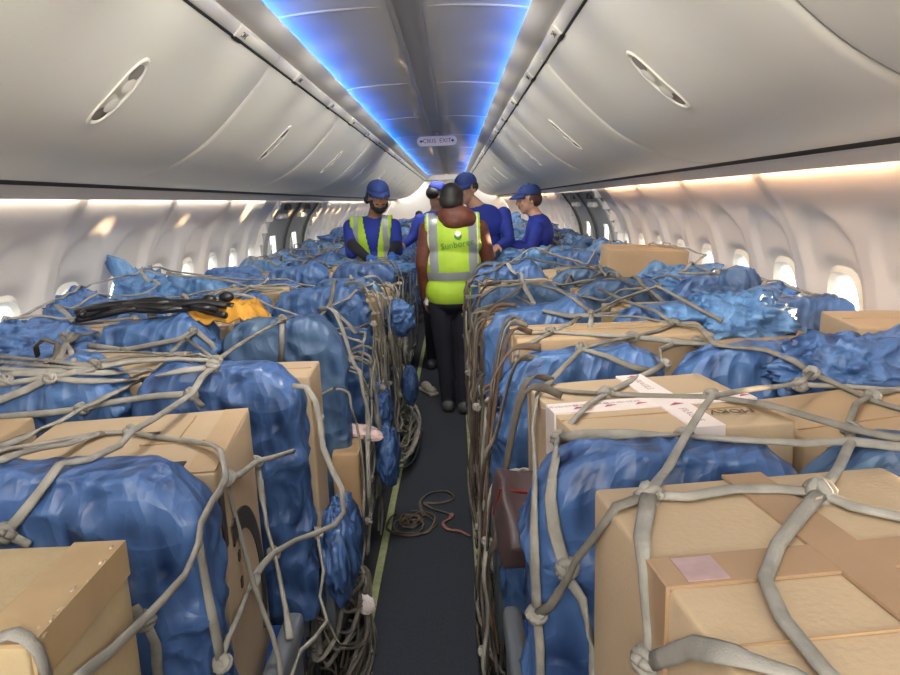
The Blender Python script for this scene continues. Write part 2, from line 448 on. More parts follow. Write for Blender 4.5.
# ceiling
for side, nm in ((-1, 'ceiling_left'), (1, 'ceiling_right')):
    pr = [(.055, 2.245), (.15, 2.25), (.28, 2.247), (.40, 2.238), (.50, 2.225), (.56, 2.20), (.57, 2.16)]
    struct(loft(pr, Y0, Y1 - .6, nm, 'ceiling_grey', side=side, thick=.006))
    # valance of the light cove
    pr = [(.548, 2.146), (.53, 2.146), (.505, 2.150), (.475, 2.163), (.452, 2.180), (.447, 2.188), (.455, 2.194), (.49, 2.175), (.56, 2.17)]
    struct(loft(pr, Y0, Y1 - .6, 'trim_%d' % (5 if side < 0 else 6), 'cream', side=side))
    # groove between valance and bin rail, shade put into its colour
    pr = [(.575, 2.13), (.575, 2.17), (.55, 2.17), (.55, 2.14)]
    struct(loft(pr, Y0, Y1 - .6, 'trim_%d' % (7 if side < 0 else 8), 'recess_shade', side=side))
    # passenger service panel strip and a black strip painting the gap's shade
    pr = [(1.373, 1.650), (1.386, 1.645), (1.400, 1.636)]
    struct(loft(pr, Y0, Y1, 'trim_%d' % (9 if side < 0 else 10), 'gap_shade_seal', side=side))
    pr = [(1.402, 1.66), (1.400, 1.637), (1.41, 1.624), (1.435, 1.607), (1.462, 1.592), (1.472, 1.590), (1.474, 1.60)]
    struct(loft(pr, Y0, Y1, 'trim_%d' % (11 if side < 0 else 12), 'psu', side=side))
m = MB(); m.box(-.052, .052, Y0, Y1 - .6, 2.262, 2.27)
struct(m.build('ceiling_channel', 'ceiling_grey', smooth=False))
for s_ in (-1, 1):
    m = MB(); m.box(s_ * .045, s_ * .062, Y0, Y1 - .6, 2.238, 2.268); struct(m.build('trim_%d' % (13 if s_ < 0 else 14), 'ceiling_grey', smooth=False))
cj = [-.6 + 1.65 * i for i in range(0, 12)]
for i, y in enumerate(cj):
    m = MB()
    for s_ in (-1, 1):
        for k in range(10):
            xa, xb = .06 + .044 * k, .06 + .044 * (k + 1)
            za = 2.250 - .028 * (xa / .5) ** 2.4; zb = 2.250 - .028 * (xb / .5) ** 2.4
            m.add([(s_ * xa, y, za - .006), (s_ * xb, y, zb - .006), (s_ * xb, y + .012, zb - .006), (s_ * xa, y + .012, za - .006),
                   (s_ * xa, y, za + .004), (s_ * xb, y, zb + .004), (s_ * xb, y + .012, zb + .004), (s_ * xa, y + .012, za + .004)],
                  [(0, 1, 2, 3), (4, 7, 6, 5), (0, 4, 5, 1), (3, 2, 6, 7)])
    struct(m.build('trim_%d' % (20 + i), 'joint', smooth=False))
# blue cove lights and white wall-wash lights
for side, nm in ((-1, 'left'), (1, 'right')):
    m = MB(); m.add([(side * .535, 0, 2.182), (side * .508, 0, 2.176), (side * .508, Y1 - .7, 2.176), (side * .535, Y1 - .7, 2.182),
                     (side * .535, 0, 2.178), (side * .508, 0, 2.172), (side * .508, Y1 - .7, 2.172), (side * .535, Y1 - .7, 2.178)],
                    [(0, 1, 2, 3), (7, 6, 5, 4)] if side < 0 else [(3, 2, 1, 0), (4, 5, 6, 7)])
    tag(m.build('cove_light', 'blue_led', smooth=False), 'blue glowing light strip in the ceiling cove above the %s bins' % nm, 'light strip')
    JJ = [JOINTS[0] - 1.016] + JOINTS
    for i, y in enumerate(JJ):
        a, b2 = y + .05, y + 1.016 - .05
        if b2 < 1.6 or a > Y1 - .4 or not (b2 < EXIT[0] + .3 or a > EXIT[1] - .3): continue
        m = MB(); m.box(side * 1.478, side * 1.482, a, b2, 1.598, 1.612)
        o = m.build('wall_light', 'white_led' if side < 0 else 'warm_led', smooth=False)
        tag(o, 'white light strip at the top of the %s wall, %s panel from the camera' % (nm, ORD[max(1, i - 1)]), 'light strip', 'strip lights above the window panels')

# ends of the cabin
m = MB(); m.box(-1.9, 1.9, -2.05, -2.0, -.05, 2.4); struct(m.build('wall_rear', 'wall_panel', smooth=False))
for s_ in (-1, 1):
    m = MB(); m.box(s_ * 1.80, s_ * 1.86, -2.05, Y0 + .05, -.05, 2.4); struct(m.build('wall_entry_left' if s_ < 0 else 'wall_entry_right', 'wall_panel', smooth=False))
m = MB(); m.box(-1.86, 1.86, -2.05, Y0 + .02, 2.25, 2.3); struct(m.build('ceiling_entry', 'cream', smooth=False))
m = MB(); m.box(-1.86, 1.86, -2.05, Y0, -.06, 0); struct(m.build('floor_entry', 'carpet', smooth=False))
m = MB()
m.box(-1.8, -.30, Y1, Y1 + .04, 0, 1.95); m.box(.30, 1.8, Y1, Y1 + .04, 0, 1.95); m.box(-1.8, 1.8, Y1, Y1 + .04, 1.95, 2.3)
m.box(-.6, .6, Y1 - .6, Y1 - .56, 2.10, 2.3)
struct(m.build('wall_front', 'cream', smooth=False))
m = MB(); m.box(-.6, .6, Y1 - .6, Y1 + .02, 2.09, 2.12); struct(m.build('ceiling_end', 'cream', smooth=False))
m = MB(); m.box(-1.8, 1.8, Y1 + 2.0, Y1 + 2.05, 0, 2.3); m.box(-1.3, -.5, Y1 + .05, Y1 + 2.0, 0, 2.3); m.box(.5, 1.3, Y1 + .05, Y1 + 2, 0, 2.3); m.box(-1.3, 1.3, Y1 + .05, Y1 + 2, 2.1, 2.2); m.box(-1.3, 1.3, Y1 + .05, Y1 + 2, -.05, 0); struct(m.build('wall_galley', 'cream', smooth=False))
m = MB(); m.box(-1.6, 1.6, Y1 - .03, Y1 - .001, 1.02, 1.10); struct(m.build('trim_40', 'orange_band', smooth=False))
m = MB(); m.box(-1.6, 1.6, Y1 - .02, Y1 - .001, .80, 1.01); struct(m.build('trim_41', 'navy_leather', smooth=False))

# ------------------------------------------------------------------ overhead bins
BPROF = [(.572, 2.112), (.600, 2.078), (.64, 2.03), (.71, 1.958), (.81, 1.862), (.92, 1.777), (1.06, 1.703), (1.20, 1.662), (1.30, 1.650), (1.374, 1.650)]
def smooth_prof(p, per=4):
    q = catmull([Vector((a, b_, 0)) for a, b_ in p], per); return [(v.x, v.y) for v in q]
BP = smooth_prof(BPROF)
def bz(x):
    for (xa, za), (xb, zb) in zip(BP, BP[1:]):
        if xa <= x <= xb: return za + (zb - za) * (x - xa) / (xb - xa)
PITCH = 1.74; BJ = [-.53 + PITCH * i for i in range(12)]
def bin_mesh(L):
    # door face with softly rounded ends so that the joints read as shallow pale lines
    m = MB(); ys = [0, .004, .010, .020, .035] + [.035 + (L - .07) * i / 8 for i in range(1, 9)] + [L - .020, L - .010, L - .004, L]
    n = len(BP)
    for y in ys:
        e = min(y, L - y); off = .010 * max(0, 1 - e / .035) ** 2
        for i, (x, z) in enumerate(BP):
            a = BP[max(0, i - 1)]; c = BP[min(n - 1, i + 1)]; t = Vector((c[0] - a[0], c[1] - a[1])).normalized()
            nx, nz = -t[1], t[0]      # outward (up/out) normal = into the bin
            m.v.append((x + nx * off, y, z + nz * off))
    for j in range(len(ys) - 1):
        for i in range(n - 1):
            a = j * n + i; m.f.append((a, a + 1, a + n + 1, a + n)); m.m.append(0)
    # ends and back closed
    o = len(m.v)
    for y in (0, L): m.v += [(.60, y, 2.16), (1.45, y, 1.75)]
    for j, row in ((0, 0), (1, (len(ys) - 1) * n)):
        m.f.append(tuple(row + i for i in range(n)) + (o + 2 * j + 1, o + 2 * j)); m.m.append(0)
    m.f.append((o, o + 1, o + 3, o + 2)); m.m.append(0)
    return m
HX = .80
def handle(m_out, m_in, side, yc):
    # oval latch recess lying on the curved face across the cabin
    x0 = .715; x1 = .905
    def pt(u, w, h):  # u along profile 0..1, w across (y), h out of the face
        x = x0 + (x1 - x0) * u; z = bz(x); t = Vector((.02, bz(x + .01) - bz(x - .01))).normalized()
        nrm = Vector((t[1], -t[0])) ;
        return (side * (x + nrm[0] * h), yc + w, z + nrm[1] * h)
    n = 40
    def oval(sc, h, su=1):
        out = []
        for i in range(n):
            a = 2 * math.pi * i / n; ca, sa = math.cos(a), math.sin(a)
            u = .5 + .5 * sc * su * math.copysign(abs(ca) ** .75, ca); w = .046 * sc * math.copysign(abs(sa) ** .9, sa)
            out.append(pt(u, w, h))
        return out
    rings = [oval(1.07, .001), oval(1.03, .006), oval(.97, .006), oval(.9, .001), oval(.86, -.004)]
    o = len(m_out.v)
    for r in rings: m_out.v += r
    for k in range(len(rings) - 1):
        for i in range(n):
            i2 = (i + 1) % n; m_out.f.append((o + k * n + i, o + k * n + i2, o + (k + 1) * n + i2, o + (k + 1) * n + i)); m_out.m.append(0)
    m_out.f.append(tuple(o + (len(rings) - 1) * n + i for i in range(n))); m_out.m.append(0)
    # finger cups: end recesses painted as dark shade, plus two raised paddles
    def patch(u0, u1, ww, h, mi, tgt):
        pts = []; nn = 16
        for i in range(nn):
            a = 2 * math.pi * i / nn; pts.append(pt((u0 + u1) / 2 + (u1 - u0) / 2 * math.cos(a), ww * math.sin(a), h))
        top = [pt((u0 + u1) / 2, 0, h + .004)]
        o = len(tgt.v); tgt.v += pts + top
        for i in range(nn): tgt.f.append((o + i, o + (i + 1) % nn, o + nn)); tgt.m.append(mi)
    patch(.06, .30, .030, .0015, 1, m_in); patch(.70, .94, .030, .0015, 1, m_in)
    patch(.24, .46, .028, .008, 0, m_in); patch(.54, .76, .028, .008, 0, m_in)
base_bin = bin_mesh(PITCH - .003)
nb = 0
for side, nm in ((-1, 'left'), (1, 'right')):
    off = 0 if side < 0 else .16
    for i, y in enumerate(BJ[:-1]):
        e = empty('overhead_bin', (side * .97, y + off, 1.9)); 
        def P2(mm): mm.v = [(vx * side - side * .97, vy + 0, vz - 1.9) for vx, vy, vz in mm.v] ; return mm
        m = MB(); m.v = list(base_bin.v); m.f = list(base_bin.f); m.m = list(base_bin.m)
        P2(m).build('door', 'bin_cream', e)
        mo, mi_ = MB(), MB(); handle(mo, mi_, 1, PITCH / 2 - .03)
        P2(mo).build('handle', 'bin_cream', e); P2(mi_).build('latch', ['cream', 'recess_shade'], e)
        # rail with rounded clips above the door
        m = MB(); L = PITCH - .003
        pr = [(.578, 2.106), (.566, 2.108), (.545, 2.128), (.540, 2.140), (.548, 2.148)]
        for yy in (0, L): m.v += [(x, yy, z) for x, z in pr]
        for k in range(4): m.f.append((k, k + 1, 5 + k + 1, 5 + k)); m.m.append(0)
        for yc in (.40, 1.27):
            m.rbox(-.024, .024, -.05, .05, -.003, .005, r=.003, M=Matrix.Translation((.553, yc, 2.118)) @ Matrix.Rotation(math.radians(44), 4, 'Y'), n=2)
        P2(m).build('rail', 'cream', e)
        m = MB()
        m.box(.574, .581, 0, L, 2.100, 2.110)
        for yc in (.40, 1.27): m.box(.566, .582, yc - .04, yc + .04, 2.096, 2.104)
        P2(m).build('seal', 'gap_shade_seal', e)
        for yc, ch in ((.40, 'D'), (1.27, 'C')):   # row placards
            if i > 5: continue
            _M = Matrix.Translation((side * .5472 - side * .97, yc, 2.1112 - 1.9)) @ Matrix(((0, side * -math.cos(math.radians(44)), side * math.sin(math.radians(44)), 0), (1, 0, 0, 0), (0, math.sin(math.radians(44)), math.cos(math.radians(44)), 0), (0, 0, 0, 1))) if False else None
            ca = math.cos(math.radians(44)); sa = math.sin(math.radians(44))
            # text runs along the cabin, faces down into the aisle
            ex = Vector((0, 1 if side > 0 else -1, 0)); ez = Vector((-side * sa, 0, -ca)); ey = ez.cross(ex)
            _M = Matrix(((ex.x, ey.x, ez.x, side * .5455 - side * .97), (ex.y, ey.y, ez.y, yc), (ex.z, ey.z, ez.z, 2.1115 - 1.9), (0, 0, 0, 1)))
            text('row_placard', '24' + ch, .030, _M, 'ink', e, ext=.0006)
        nb += 1
        tag(e, 'cream overhead bin with oval latch above the %s seats, %s bin from the camera' % (nm, ORD[i + 1] if i else 'nearest'), 'overhead bin', 'overhead bins on the %s side' % nm)

# hanging exit sign
e = empty('exit_sign', (.005, 7.5, 2.17)); tag(e, 'white hanging sign with red lettering and arrows under the ceiling channel', 'sign')
m = MB(); n = 32; _o = []
for yy in (-.02, .02):
    m.v += [(.165 * (1 if math.cos(2 * math.pi * (i + .5) / n) > 0 else -1) + .05 * math.cos(2 * math.pi * (i + .5) / n), yy, .05 * math.sin(2 * math.pi * (i + .5) / n)) for i in range(n)]
m.f += [tuple(range(n)), tuple(range(n, 2 * n))[::-1]] + [(i, (i + 1) % n, n + (i + 1) % n, n + i) for i in range(n)]; m.m += [0] * (n + 2)
m.build('housing', 'sign_face', e, False)
m = MB(); m.box(-.02, .02, -.012, .012, .05, .10); m.build('bracket', 'ceiling_grey', e, False)
RX = Matrix.Rotation(math.radians(90), 4, 'X')
text('lettering', 'CIKIS  EXIT', .062, Matrix.Translation((0, -.0215, 0)) @ RX, 'ink_red', e)
for sx in (-1, 1):
    m = MB(); m.add([(sx * .188, -.0215, 0), (sx * .165, -.0215, .02), (sx * .165, -.0215, -.02), (sx * .188, -.0205, 0), (sx * .165, -.0205, .02), (sx * .165, -.0205, -.02)], [(0, 1, 2), (5, 4, 3), (0, 3, 4, 1), (1, 4, 5, 2), (2, 5, 3, 0)])
    m.box(sx * .150, sx * .166, -.0215, -.0205, -.006, .006); m.build('arrow', 'ink', e, False)
#@@CARGO
# ------------------------------------------------------------------ seats wrapped in blue film
ROWY = [.32, 1.06, 1.75] + [2.47 + .745 * i for i in range(0, 22)]
COLX = {'aisle': .485, 'middle': .945, 'window': 1.405}
H = 1.125
_D = {}
def crumple(p, seed, f0=1.0, n=7, st=(1, 1, 1)):
    # straight creases of crushed film: folded triangle waves in random directions
    if seed not in _D:
        r_ = random.Random(seed); _D[seed] = [(Vector((r_.uniform(-1, 1) * st[0], r_.uniform(-1, 1) * st[1], r_.uniform(-1, 1) * st[2])).normalized(), f0 * r_.uniform(3, 13), r_.uniform(0, 9)) for _ in range(n)]
    s_ = 0; wv = noise.noise(p * 2.3 * f0 + Vector((seed % 17, 0, 0))) * 1.1
    for k, (d, f, ph) in enumerate(_D[seed]):
        t = (p.dot(d) * f + ph + wv * (1 + .3 * k)) % 2.0; t = abs(t - 1)
        g = noise.noise(p * 3 * f0 + Vector((0, seed % 13, k * 5)))
        s_ += ((1 - t) ** 3 * 1.9 - .35) * 3.0 / (f / f0) * max(0, .40 + g)
    return s_
def ridged(p, f, seed):
    a = noise.noise(Vector((p.x * f + seed, p.y * f - seed, p.z * f * .55 + seed * 2)))
    b_ = noise.noise(Vector((p.z * f * 1.3 - seed, p.x * f * 1.6, p.y * f + seed)))
    return (1 - abs(a) * 2.2) * .6 + (1 - abs(b_) * 2.2) * .4
def wrap_mesh(seed, nu=92, nv=60, w=.214, h=H, amp=.013, flare=.002, base=.38, deep=.062, rc=.13, peak=0):
    # film pulled over a seat back: rounded rectangle section, rounded top corners, creased surface
    m = MB(); rr = random.Random(seed); lean = rr.uniform(-.01, .01)
    prof = []
    for j in range(nv + 1):
        v = j / nv
        if v < .72: prof.append((base + (h - rc - base) * (v / .72), 0))
        else:
            a = (v - .72) / .28 * math.pi / 2; prof.append((h - rc + rc * math.sin(a), rc * (1 - math.cos(a))))
    sx, sy = rr.uniform(0, 9), rr.uniform(0, 9)
    for j, (z, inset) in enumerate(prof):
        v = j / nv; a = w - inset * 1.0
        d = deep * (1 if v < .72 else math.sqrt(max(0, 1 - ((v - .72) / .28) ** 3.0)))
        d = max(d, .001)
        if j == nv: a = max(w - rc, .01)
        for i in range(nu):
            th = 2 * math.pi * i / nu; ca, sa = math.cos(th), math.sin(th); k = (abs(ca) ** 4.5 + abs(sa) ** 4.5) ** (-1 / 4.5)
            p = Vector((a * k * ca + lean * (z - base), d * k * sa - .10 * (z - base) * .55, z))
            low = max(0, 1 - (z - base) / .35)
            p.x *= 1 + flare * low * 2; 
            nrm = Vector((ca, sa * 1.2, .9 if v > .85 else .05)).normalized()
            q = crumple(p, seed, 2.6, 10, (1, 1, .30)) * 1.3 + crumple(p, seed + 77, 1.4, 5)
            fold = noise.noise(Vector((p.x * 3 + sx, p.y * 3, p.z * 1.2))) 
            p += nrm * (max(-.012, amp * 1.0 * q + amp * .5 * fold) + .006)
            if peak and v > .72:
                g = math.exp(-((p.x - peak * w * .6) / .05) ** 2); p.z += .03 * g * (v - .72) / .28
            m.v.append(tuple(p))
    for j in range(nv):
        for i in range(nu):
            i2 = (i + 1) % nu; m.f.append((j * nu + i, j * nu + i2, (j + 1) * nu + i2, (j + 1) * nu + i)); m.m.append(0)
    m.f.append(tuple(nv * nu + i for i in range(nu))); m.m.append(0)
    return m
def seat_back(m, w=.178, h=H - .055):
    bk = []
    n = 40
    def prof(s_):
        out = []
        for i in range(n):
            a = 2 * math.pi * i / n; ca, sa = math.cos(a), math.sin(a); k = (abs(ca) ** 5 + abs(sa) ** 5) ** (-1 / 5)
            out.append((w * s_ * k * ca, (h - .43) / 2 * (1 if s_ > .97 else s_ ** .3) * k * sa + (h + .43) / 2))
        return out
    lay = [(.86, -.026), (.97, -.020), (1, -.01), (1, .01), (.97, .020), (.86, .026)]
    for s_, y in lay:
        for x, z in prof(s_): m.v.append((x, y - .055 * (z - .4), z))
    for k in range(len(lay) - 1):
        for i in range(n):
            i2 = (i + 1) % n; m.f.append((k * n + i, k * n + i2, (k + 1) * n + i2, (k + 1) * n + i)); m.m.append(0)
    m.f.append(tuple(range(n))[::-1]); m.m.append(0); m.f.append(tuple((len(lay) - 1) * n + i for i in range(n))); m.m.append(0)
def make_seat(kind, seed, film, **kw):
    e = empty('wrapped_seat')
    m = MB(); seat_back(m); m.build('backrest', 'navy_leather', e)
    m = MB(); m.rbox(-.15, .15, -.008, .008, -.12, .12, r=.004, M=Matrix.Translation((0, -.042, .74)) @ Matrix.Rotation(math.radians(3.2), 4, 'X'), n=2); m.build('tray_table', 'tray_grey', e)
    wrap_mesh(seed, **kw).build('plastic_wrap', film, e)
    m = MB(); m.rbox(-.215, .215, .07, .53, .34, .455, r=.04, n=8, warp=lambda p: p + Vector((0, 0, .008 * noise.noise(p * 14)))); m.build('cushion', 'cushion_film', e)
    m = MB()
    for x in (-.13, .13): m.box(x - .02, x + .02, .10, .14, 0, .34); m.box(x - .02, x + .02, .38, .42, 0, .34)
    for i, x in enumerate((-.13, .13)):
        m = MB(); m.box(x - .018, x + .018, .12, .40, .0, .035); m.box(x - .015, x + .015, .12, .155, .03, .34); m.box(x - .015, x + .015, .365, .40, .03, .34)
        m.build('leg', 'metal_grey', e, False)
    if kind == 'aisle':
        m = MB(); m.rbox(.20, .245, .05, .40, .50, .565, r=.016, n=4); m.build('armrest', 'metal_grey', e)
        m = MB(); m.rbox(.205, .24, .08, .38, .18, .50, r=.012, n=3); m.build('side_panel', 'metal_grey', e)
    return e
films = ['blue_film', 'blue_film_pale', 'blue_film', 'blue_film_deep', 'blue_film_sky']
protos = {}
def proto(kind, var):
    # mirrored use: aisle armrest sits at +x of the seat; left block seats have their aisle side at +x
    if (kind, var) not in protos:
        e = make_seat(kind, 11 + var * 7, films[var], amp=[.010, .006, .013, .009, .013][var], peak=[0, 0, .8, 0, -.6][var])
        protos[kind, var] = (e, tree_of(e), [False])
    return protos[kind, var]
seats = []
def put_seat(side, kind, row, var, dz=0, dx=0, dy=0, label=None):
    e, t, used = proto('aisle' if kind == 'aisle' else 'other', var)
    if used[0]: o = copy_tree(e, t)
    else: o = e; used[0] = True
    x = COLX[kind] * side + dx
    o.location = (x, ROWY[row] + dy, dz)
    if side > 0 and kind == 'aisle':
        for c in ([c for c in t[e.name]] if o is e else [c for c in bpy.data.objects if c.parent == o]):
            if c.name.split('.')[0] in ('armrest', 'side_panel'): c.location.x = -.445
    col_w = {0: 'mid blue', 1: 'pale blue see-through', 2: 'creased mid blue', 3: 'deep blue', 4: 'bright sky blue'}[var]
    tag(o, label or '%s seat on the %s, %s row from the camera, wrapped in %s plastic' % (kind, 'left' if side < 0 else 'right', ORD[row], col_w),
        'seat', 'plastic wrapped seats on the %s of the aisle' % ('left' if side < 0 else 'right'))
    seats.append(o); return o
NROW = 23
manual = {
    (-1, 'aisle', 1): (3, 'aisle seat in deep blue plastic behind the scuffed box at the lower left corner'),
    (-1, 'aisle', 2): (3, 'aisle seat in deep blue plastic between the ring-printed box and a plain box'),
    (-1, 'aisle', 3): (1, 'aisle seat in pale see-through plastic showing its grey back, left, third row'),
    (-1, 'middle', 2): (2, 'middle seat in crumpled blue plastic beside the black-striped box, left side, second row'),
    (-1, 'middle', 3): (2, 'middle seat in blue plastic with black hoses and orange cloth lying on top'),
    (1, 'aisle', 1): (3, 'aisle seat in blue plastic just behind the biggest box at the lower right'),
    (1, 'aisle', 2): (0, 'aisle seat in blue plastic behind the box with red-printed white tape'),
    (1, 'middle', 2): (0, 'middle seat in blue plastic with a red mark, behind the box with handwriting, right side'),
    (1, 'window', 3): (0, 'window seat in blue plastic by the warm-lit right wall, nearest fully seen window seat'),
}
people_at = {(-1, 'aisle', 7), (-1, 'aisle', 8)}
for row in range(0, NROW):
    for side in (-1, 1):
        for kind in ('aisle', 'middle', 'window'):
            if row == 0 and not (kind == 'aisle' or (side > 0 and kind == 'middle')): continue
            if row == 1 and kind == 'window': continue
            var = rnd.choice([0, 0, 1, 2, 3, 4, 4]) if row > 4 else rnd.choice([0, 2, 1, 2])
            if row > 7: var = rnd.choice([4, 4, 1, 0, 2])
            man = manual.get((side, kind, row)); 
            if man: var = man[0]
            o = put_seat(side, kind, row, var, dz=0 if row < 4 else rnd.uniform(-.03, .03), dx=0 if row < 4 else rnd.uniform(-.01, .01), label=man[1] if man else None)

# ------------------------------------------------------------------ cardboard boxes
cargo_solid = []
def box(label, cx, cy, ztop, w, d, h, rz=0, mt='card', group=None, tape=None, taper=0, bulge=.004, tilt=(0, 0), seam=True, name='cardboard_box'):
    e = empty(name, (cx, cy, ztop - h), math.radians(rz)); e.rotation_euler = (math.radians(tilt[0]), math.radians(tilt[1]), math.radians(rz))
    sd = rnd.uniform(0, 50)
    def wp(p):
        k = bulge * (1 - (2 * p.x / w) ** 2) * (1 - (2 * p.z / h - 1) ** 2); s_ = 1 if p.y > 0 else -1
        q = Vector((p.x, p.y + s_ * k, p.z + .003 * noise.noise(Vector((p.x * 6, p.y * 6, p.z * 6 + sd)))))
        q.x += .003 * noise.noise(Vector((p.z * 5 + sd, p.y * 5, 1)))
        q.x *= 1 + taper * (p.z / h)
        return q
    m = MB(); m.rbox(-w / 2, w / 2, -d / 2, d / 2, 0, h, r=.007, warp=wp, n=8); m.build('carton', mt, e)
    if seam:
        m = MB(); m.box(-w / 2 + .01, w / 2 - .01, -.001, .001, h, h + .0022); m.build('flap_seam', 'card_dark', e, False)
    if tape:
        for t in tape:
            axis, off, tw, tm = t[:4]; t0, t1 = (t[4], t[5]) if len(t) > 4 else (-1, 1)
            m = MB()
            if axis == 'x':
                m.box(t0 * w / 2, t1 * w / 2, off - tw / 2, off + tw / 2, h + .0006, h + .0045)
                if t0 == -1: m.box(-w / 2 - .0045, -w / 2 - .0002, off - tw / 2, off + tw / 2, h - .10, h + .0045)
                if t1 == 1: m.box(w / 2 + .0002, w / 2 + .0045, off - tw / 2, off + tw / 2, h - .10, h + .0045)
            else:
                m.box(off - tw / 2, off + tw / 2, t0 * d / 2, t1 * d / 2, h + .0008, h + .005)
                if t0 == -1: m.box(off - tw / 2, off + tw / 2, -d / 2 - .006, -d / 2 - .0002, h - .08, h + .005)
            m.build('tape', tm, e, False)
    tag(e, label, 'box', group); cargo_solid.append(e)
    e['w'] = 1; del e['w']
    return e
G1 = 'cardboard boxes stowed on the seats'
def at(cx, cy, ux, uy, rz):
    c, s_ = math.cos(math.radians(rz)), math.sin(math.radians(rz)); return cx + ux * c - uy * s_, cy + ux * s_ + uy * c
# near left: scuffed box at the bottom left corner
b1 = box('scuffed yellowish cardboard box with worn taped edge at the lower left corner', -.515, .69, 1.10, .455, .215, .62, 2, 'card_yellow', G1, seam=False)
m = MB(); m.rbox(-.2, .229, -.1, .1, 0, .01, r=.004, n=3)
m = MB(); m.box(.165, .2285, -.105, .105, .620, .6235); m.box(.2280, .2315, -.105, .105, .575, .6235); m.build('tape', 'tape_tan', b1, False)
m = MB()
for k in range(26):
    yy = -.10 + k * .0078 + rnd.uniform(-.002, .002); rr = .0015 + .0022 * rnd.random()
    m.ell((.227 + rnd.uniform(-.006, .003), yy, .6215 + rnd.uniform(-.006, .003)), (rr, rr * 1.9, rr * .8), 8, 5)
m.build('worn_edge', 'tape_edge_worn', b1)
# box with printed rings and black stripe, left, between rows one and two
b2 = box('tall cardboard box with black stripe on top and black ring print on the aisle side', -.535, 1.31, 1.055, .43, .40, .60, 8, 'card', G1, seam=False)
m = MB(); m.box(-.225, .15, -.165, -.135, .600, .6025); m.build('printed_stripe', 'print_black', b2, False)
m = MB(); m.box(.16, .2140, -.195, .195, .6003, .6015); m.build('flap_edge', 'card_warm', b2, False)
m = MB(); m.box(.02, .05, .04, .06, .600, .6025); m.build('hand_hole', 'print_black', b2, False)
m = MB(); m.box(.03, .16, -.02, -.017, .600, .6022); m.box(.10, .103, -.02, .16, .600, .6022); m.build('cut_line', 'card_dark', b2, False)
# ring print on the aisle (+x) face
m = MB(); n = 36; o = len(m.v)
for xx in (.2135, .2185):
    for rr in (.215, .262):
        for i in range(n + 1):
            a = -.55 + 2.25 * i / n; m.v.append((xx, -.09 + rr * math.cos(a), .195 + rr * math.sin(a)))
N = n + 1
for i in range(n):
    m.f += [(2 * N + i, 2 * N + i + 1, 3 * N + i + 1, 3 * N + i), (N + i, N + i + 1, 3 * N + i + 1, 3 * N + i), (i, i + 1, 2 * N + i + 1, 2 * N + i)]; m.m += [0] * 3
m.build('printed_ring', 'print_black', b2, False)
m = MB(); m.box(.2135, .2185, -.195, -.165, .44, .555); m.build('printed_bar', 'print_black', b2, False)
for zc in (.30, .36):
    m = MB(); m.box(.2140, .2185, -.09, -.075, zc, zc + .02); m.build('printed_mark', 'print_black', b2, False)
box('plain cardboard box behind the deep blue second-row seat, left of the aisle', -.50, 1.93, 1.05, .45, .20, .60, 3, 'card', G1, tape=[('y', .0, .05, 'tape_tan')])
b3 = box('cardboard box with a black printed stripe beside the crumpled blue middle seat', -1.03, 1.31, 1.06, .40, .36, .6, 6, 'card_warm', G1, seam=False)
m = MB(); m.box(.03, .06, -.18, .18, .6, .6025); m.box(-.1, .06, -.02, .01, .6, .6025); m.build('printed_stripe', 'print_black', b3, False)
box('flat-topped cardboard box under the bundled straps, second row, left middle seat', -.98, 2.05, 1.06, .46, .34, .6, -4, 'card', G1, tape=[('x', .05, .05, 'tape_tan')])
# near right
b4 = box('biggest cardboard box with crossed brown tape, lower right corner', .545, .625, 1.15, .40, .42, .70, 6, 'card', G1, bulge=.008,
         tape=[('y', .0, .054, 'tape_brown'), ('x', .0, .052, 'tape_brown', -1, 1)], seam=False)
m = MB(); m.box(-.18, -.138, -.022, .020, .7048, .7056); m.build('faded_label', 'pinkish_label', b4, False)
m = MB(); m.box(-.2, .2, -.1135, -.1120, .70, .7025); m.build('flap_seam', 'card_dark', b4, False)
b5 = box('cardboard box with white tape printed in red, right of the aisle, behind the first seat', .545, 1.345, 1.10, .42, .37, .64, 8, 'card', G1, seam=False,
         tape=[('x', -.02, .062, 'tape_white'), ('y', .035, .062, 'tape_white')])
m = MB(); m.box(-.21, .21, -.088, -.0865, .64, .6425); m.build('flap_seam', 'card_dark', b5, False)
for k, xx in enumerate((-.19, -.125, -.06, .10, .165)):
    o = text('tape_lettering', 'SUNSHINE', .017, Matrix.Translation((xx, -.012, .6447)), 'print_grey', b5, ext=.0002)
    m = MB(); m.add([(xx + .02, -.035, .6446), (xx + .05, -.026, .6446), (xx + .03, -.022, .6446), (xx + .02, -.035, .6452), (xx + .05, -.026, .6452), (xx + .03, -.022, .6452)], [(0, 1, 2), (5, 4, 3)]); m.build('tape_emblem', 'print_red', b5, False)
for k, yy in enumerate((-.12, .10)):
    text('tape_lettering', 'FRAGILE', .022, Matrix.Translation((.035, yy, .6452)) @ Matrix.Rotation(math.radians(-90), 4, 'Z'), 'print_grey', b5, ext=.0002)
    m = MB(); m.add([(.02, yy + .06, .6450), (.055, yy + .068, .6450), (.04, yy + .078, .6450), (.02, yy + .06, .6456), (.055, yy + .068, .6456), (.04, yy + .078, .6456)], [(0, 1, 2), (5, 4, 3)]); m.build('tape_emblem', 'print_red', b5, False)
text('handwriting', 'MOKV', .030, Matrix.Translation((.12, -.115, .6435)) @ Matrix.Rotation(math.radians(172), 4, 'Z'), 'ink', b5, ext=.0004)
b6 = box('plain cardboard box next to the handwritten box, first row, right middle seat', 1.02, 1.30, 1.06, .45, .40, .6, 14, 'card_warm', G1)
box('brown cardboard box just behind the first row on the far right side', 1.46, 1.36, 1.04, .40, .36, .6, 6, 'card', G1, tape=[('y', 0, .05, 'tape_tan')])
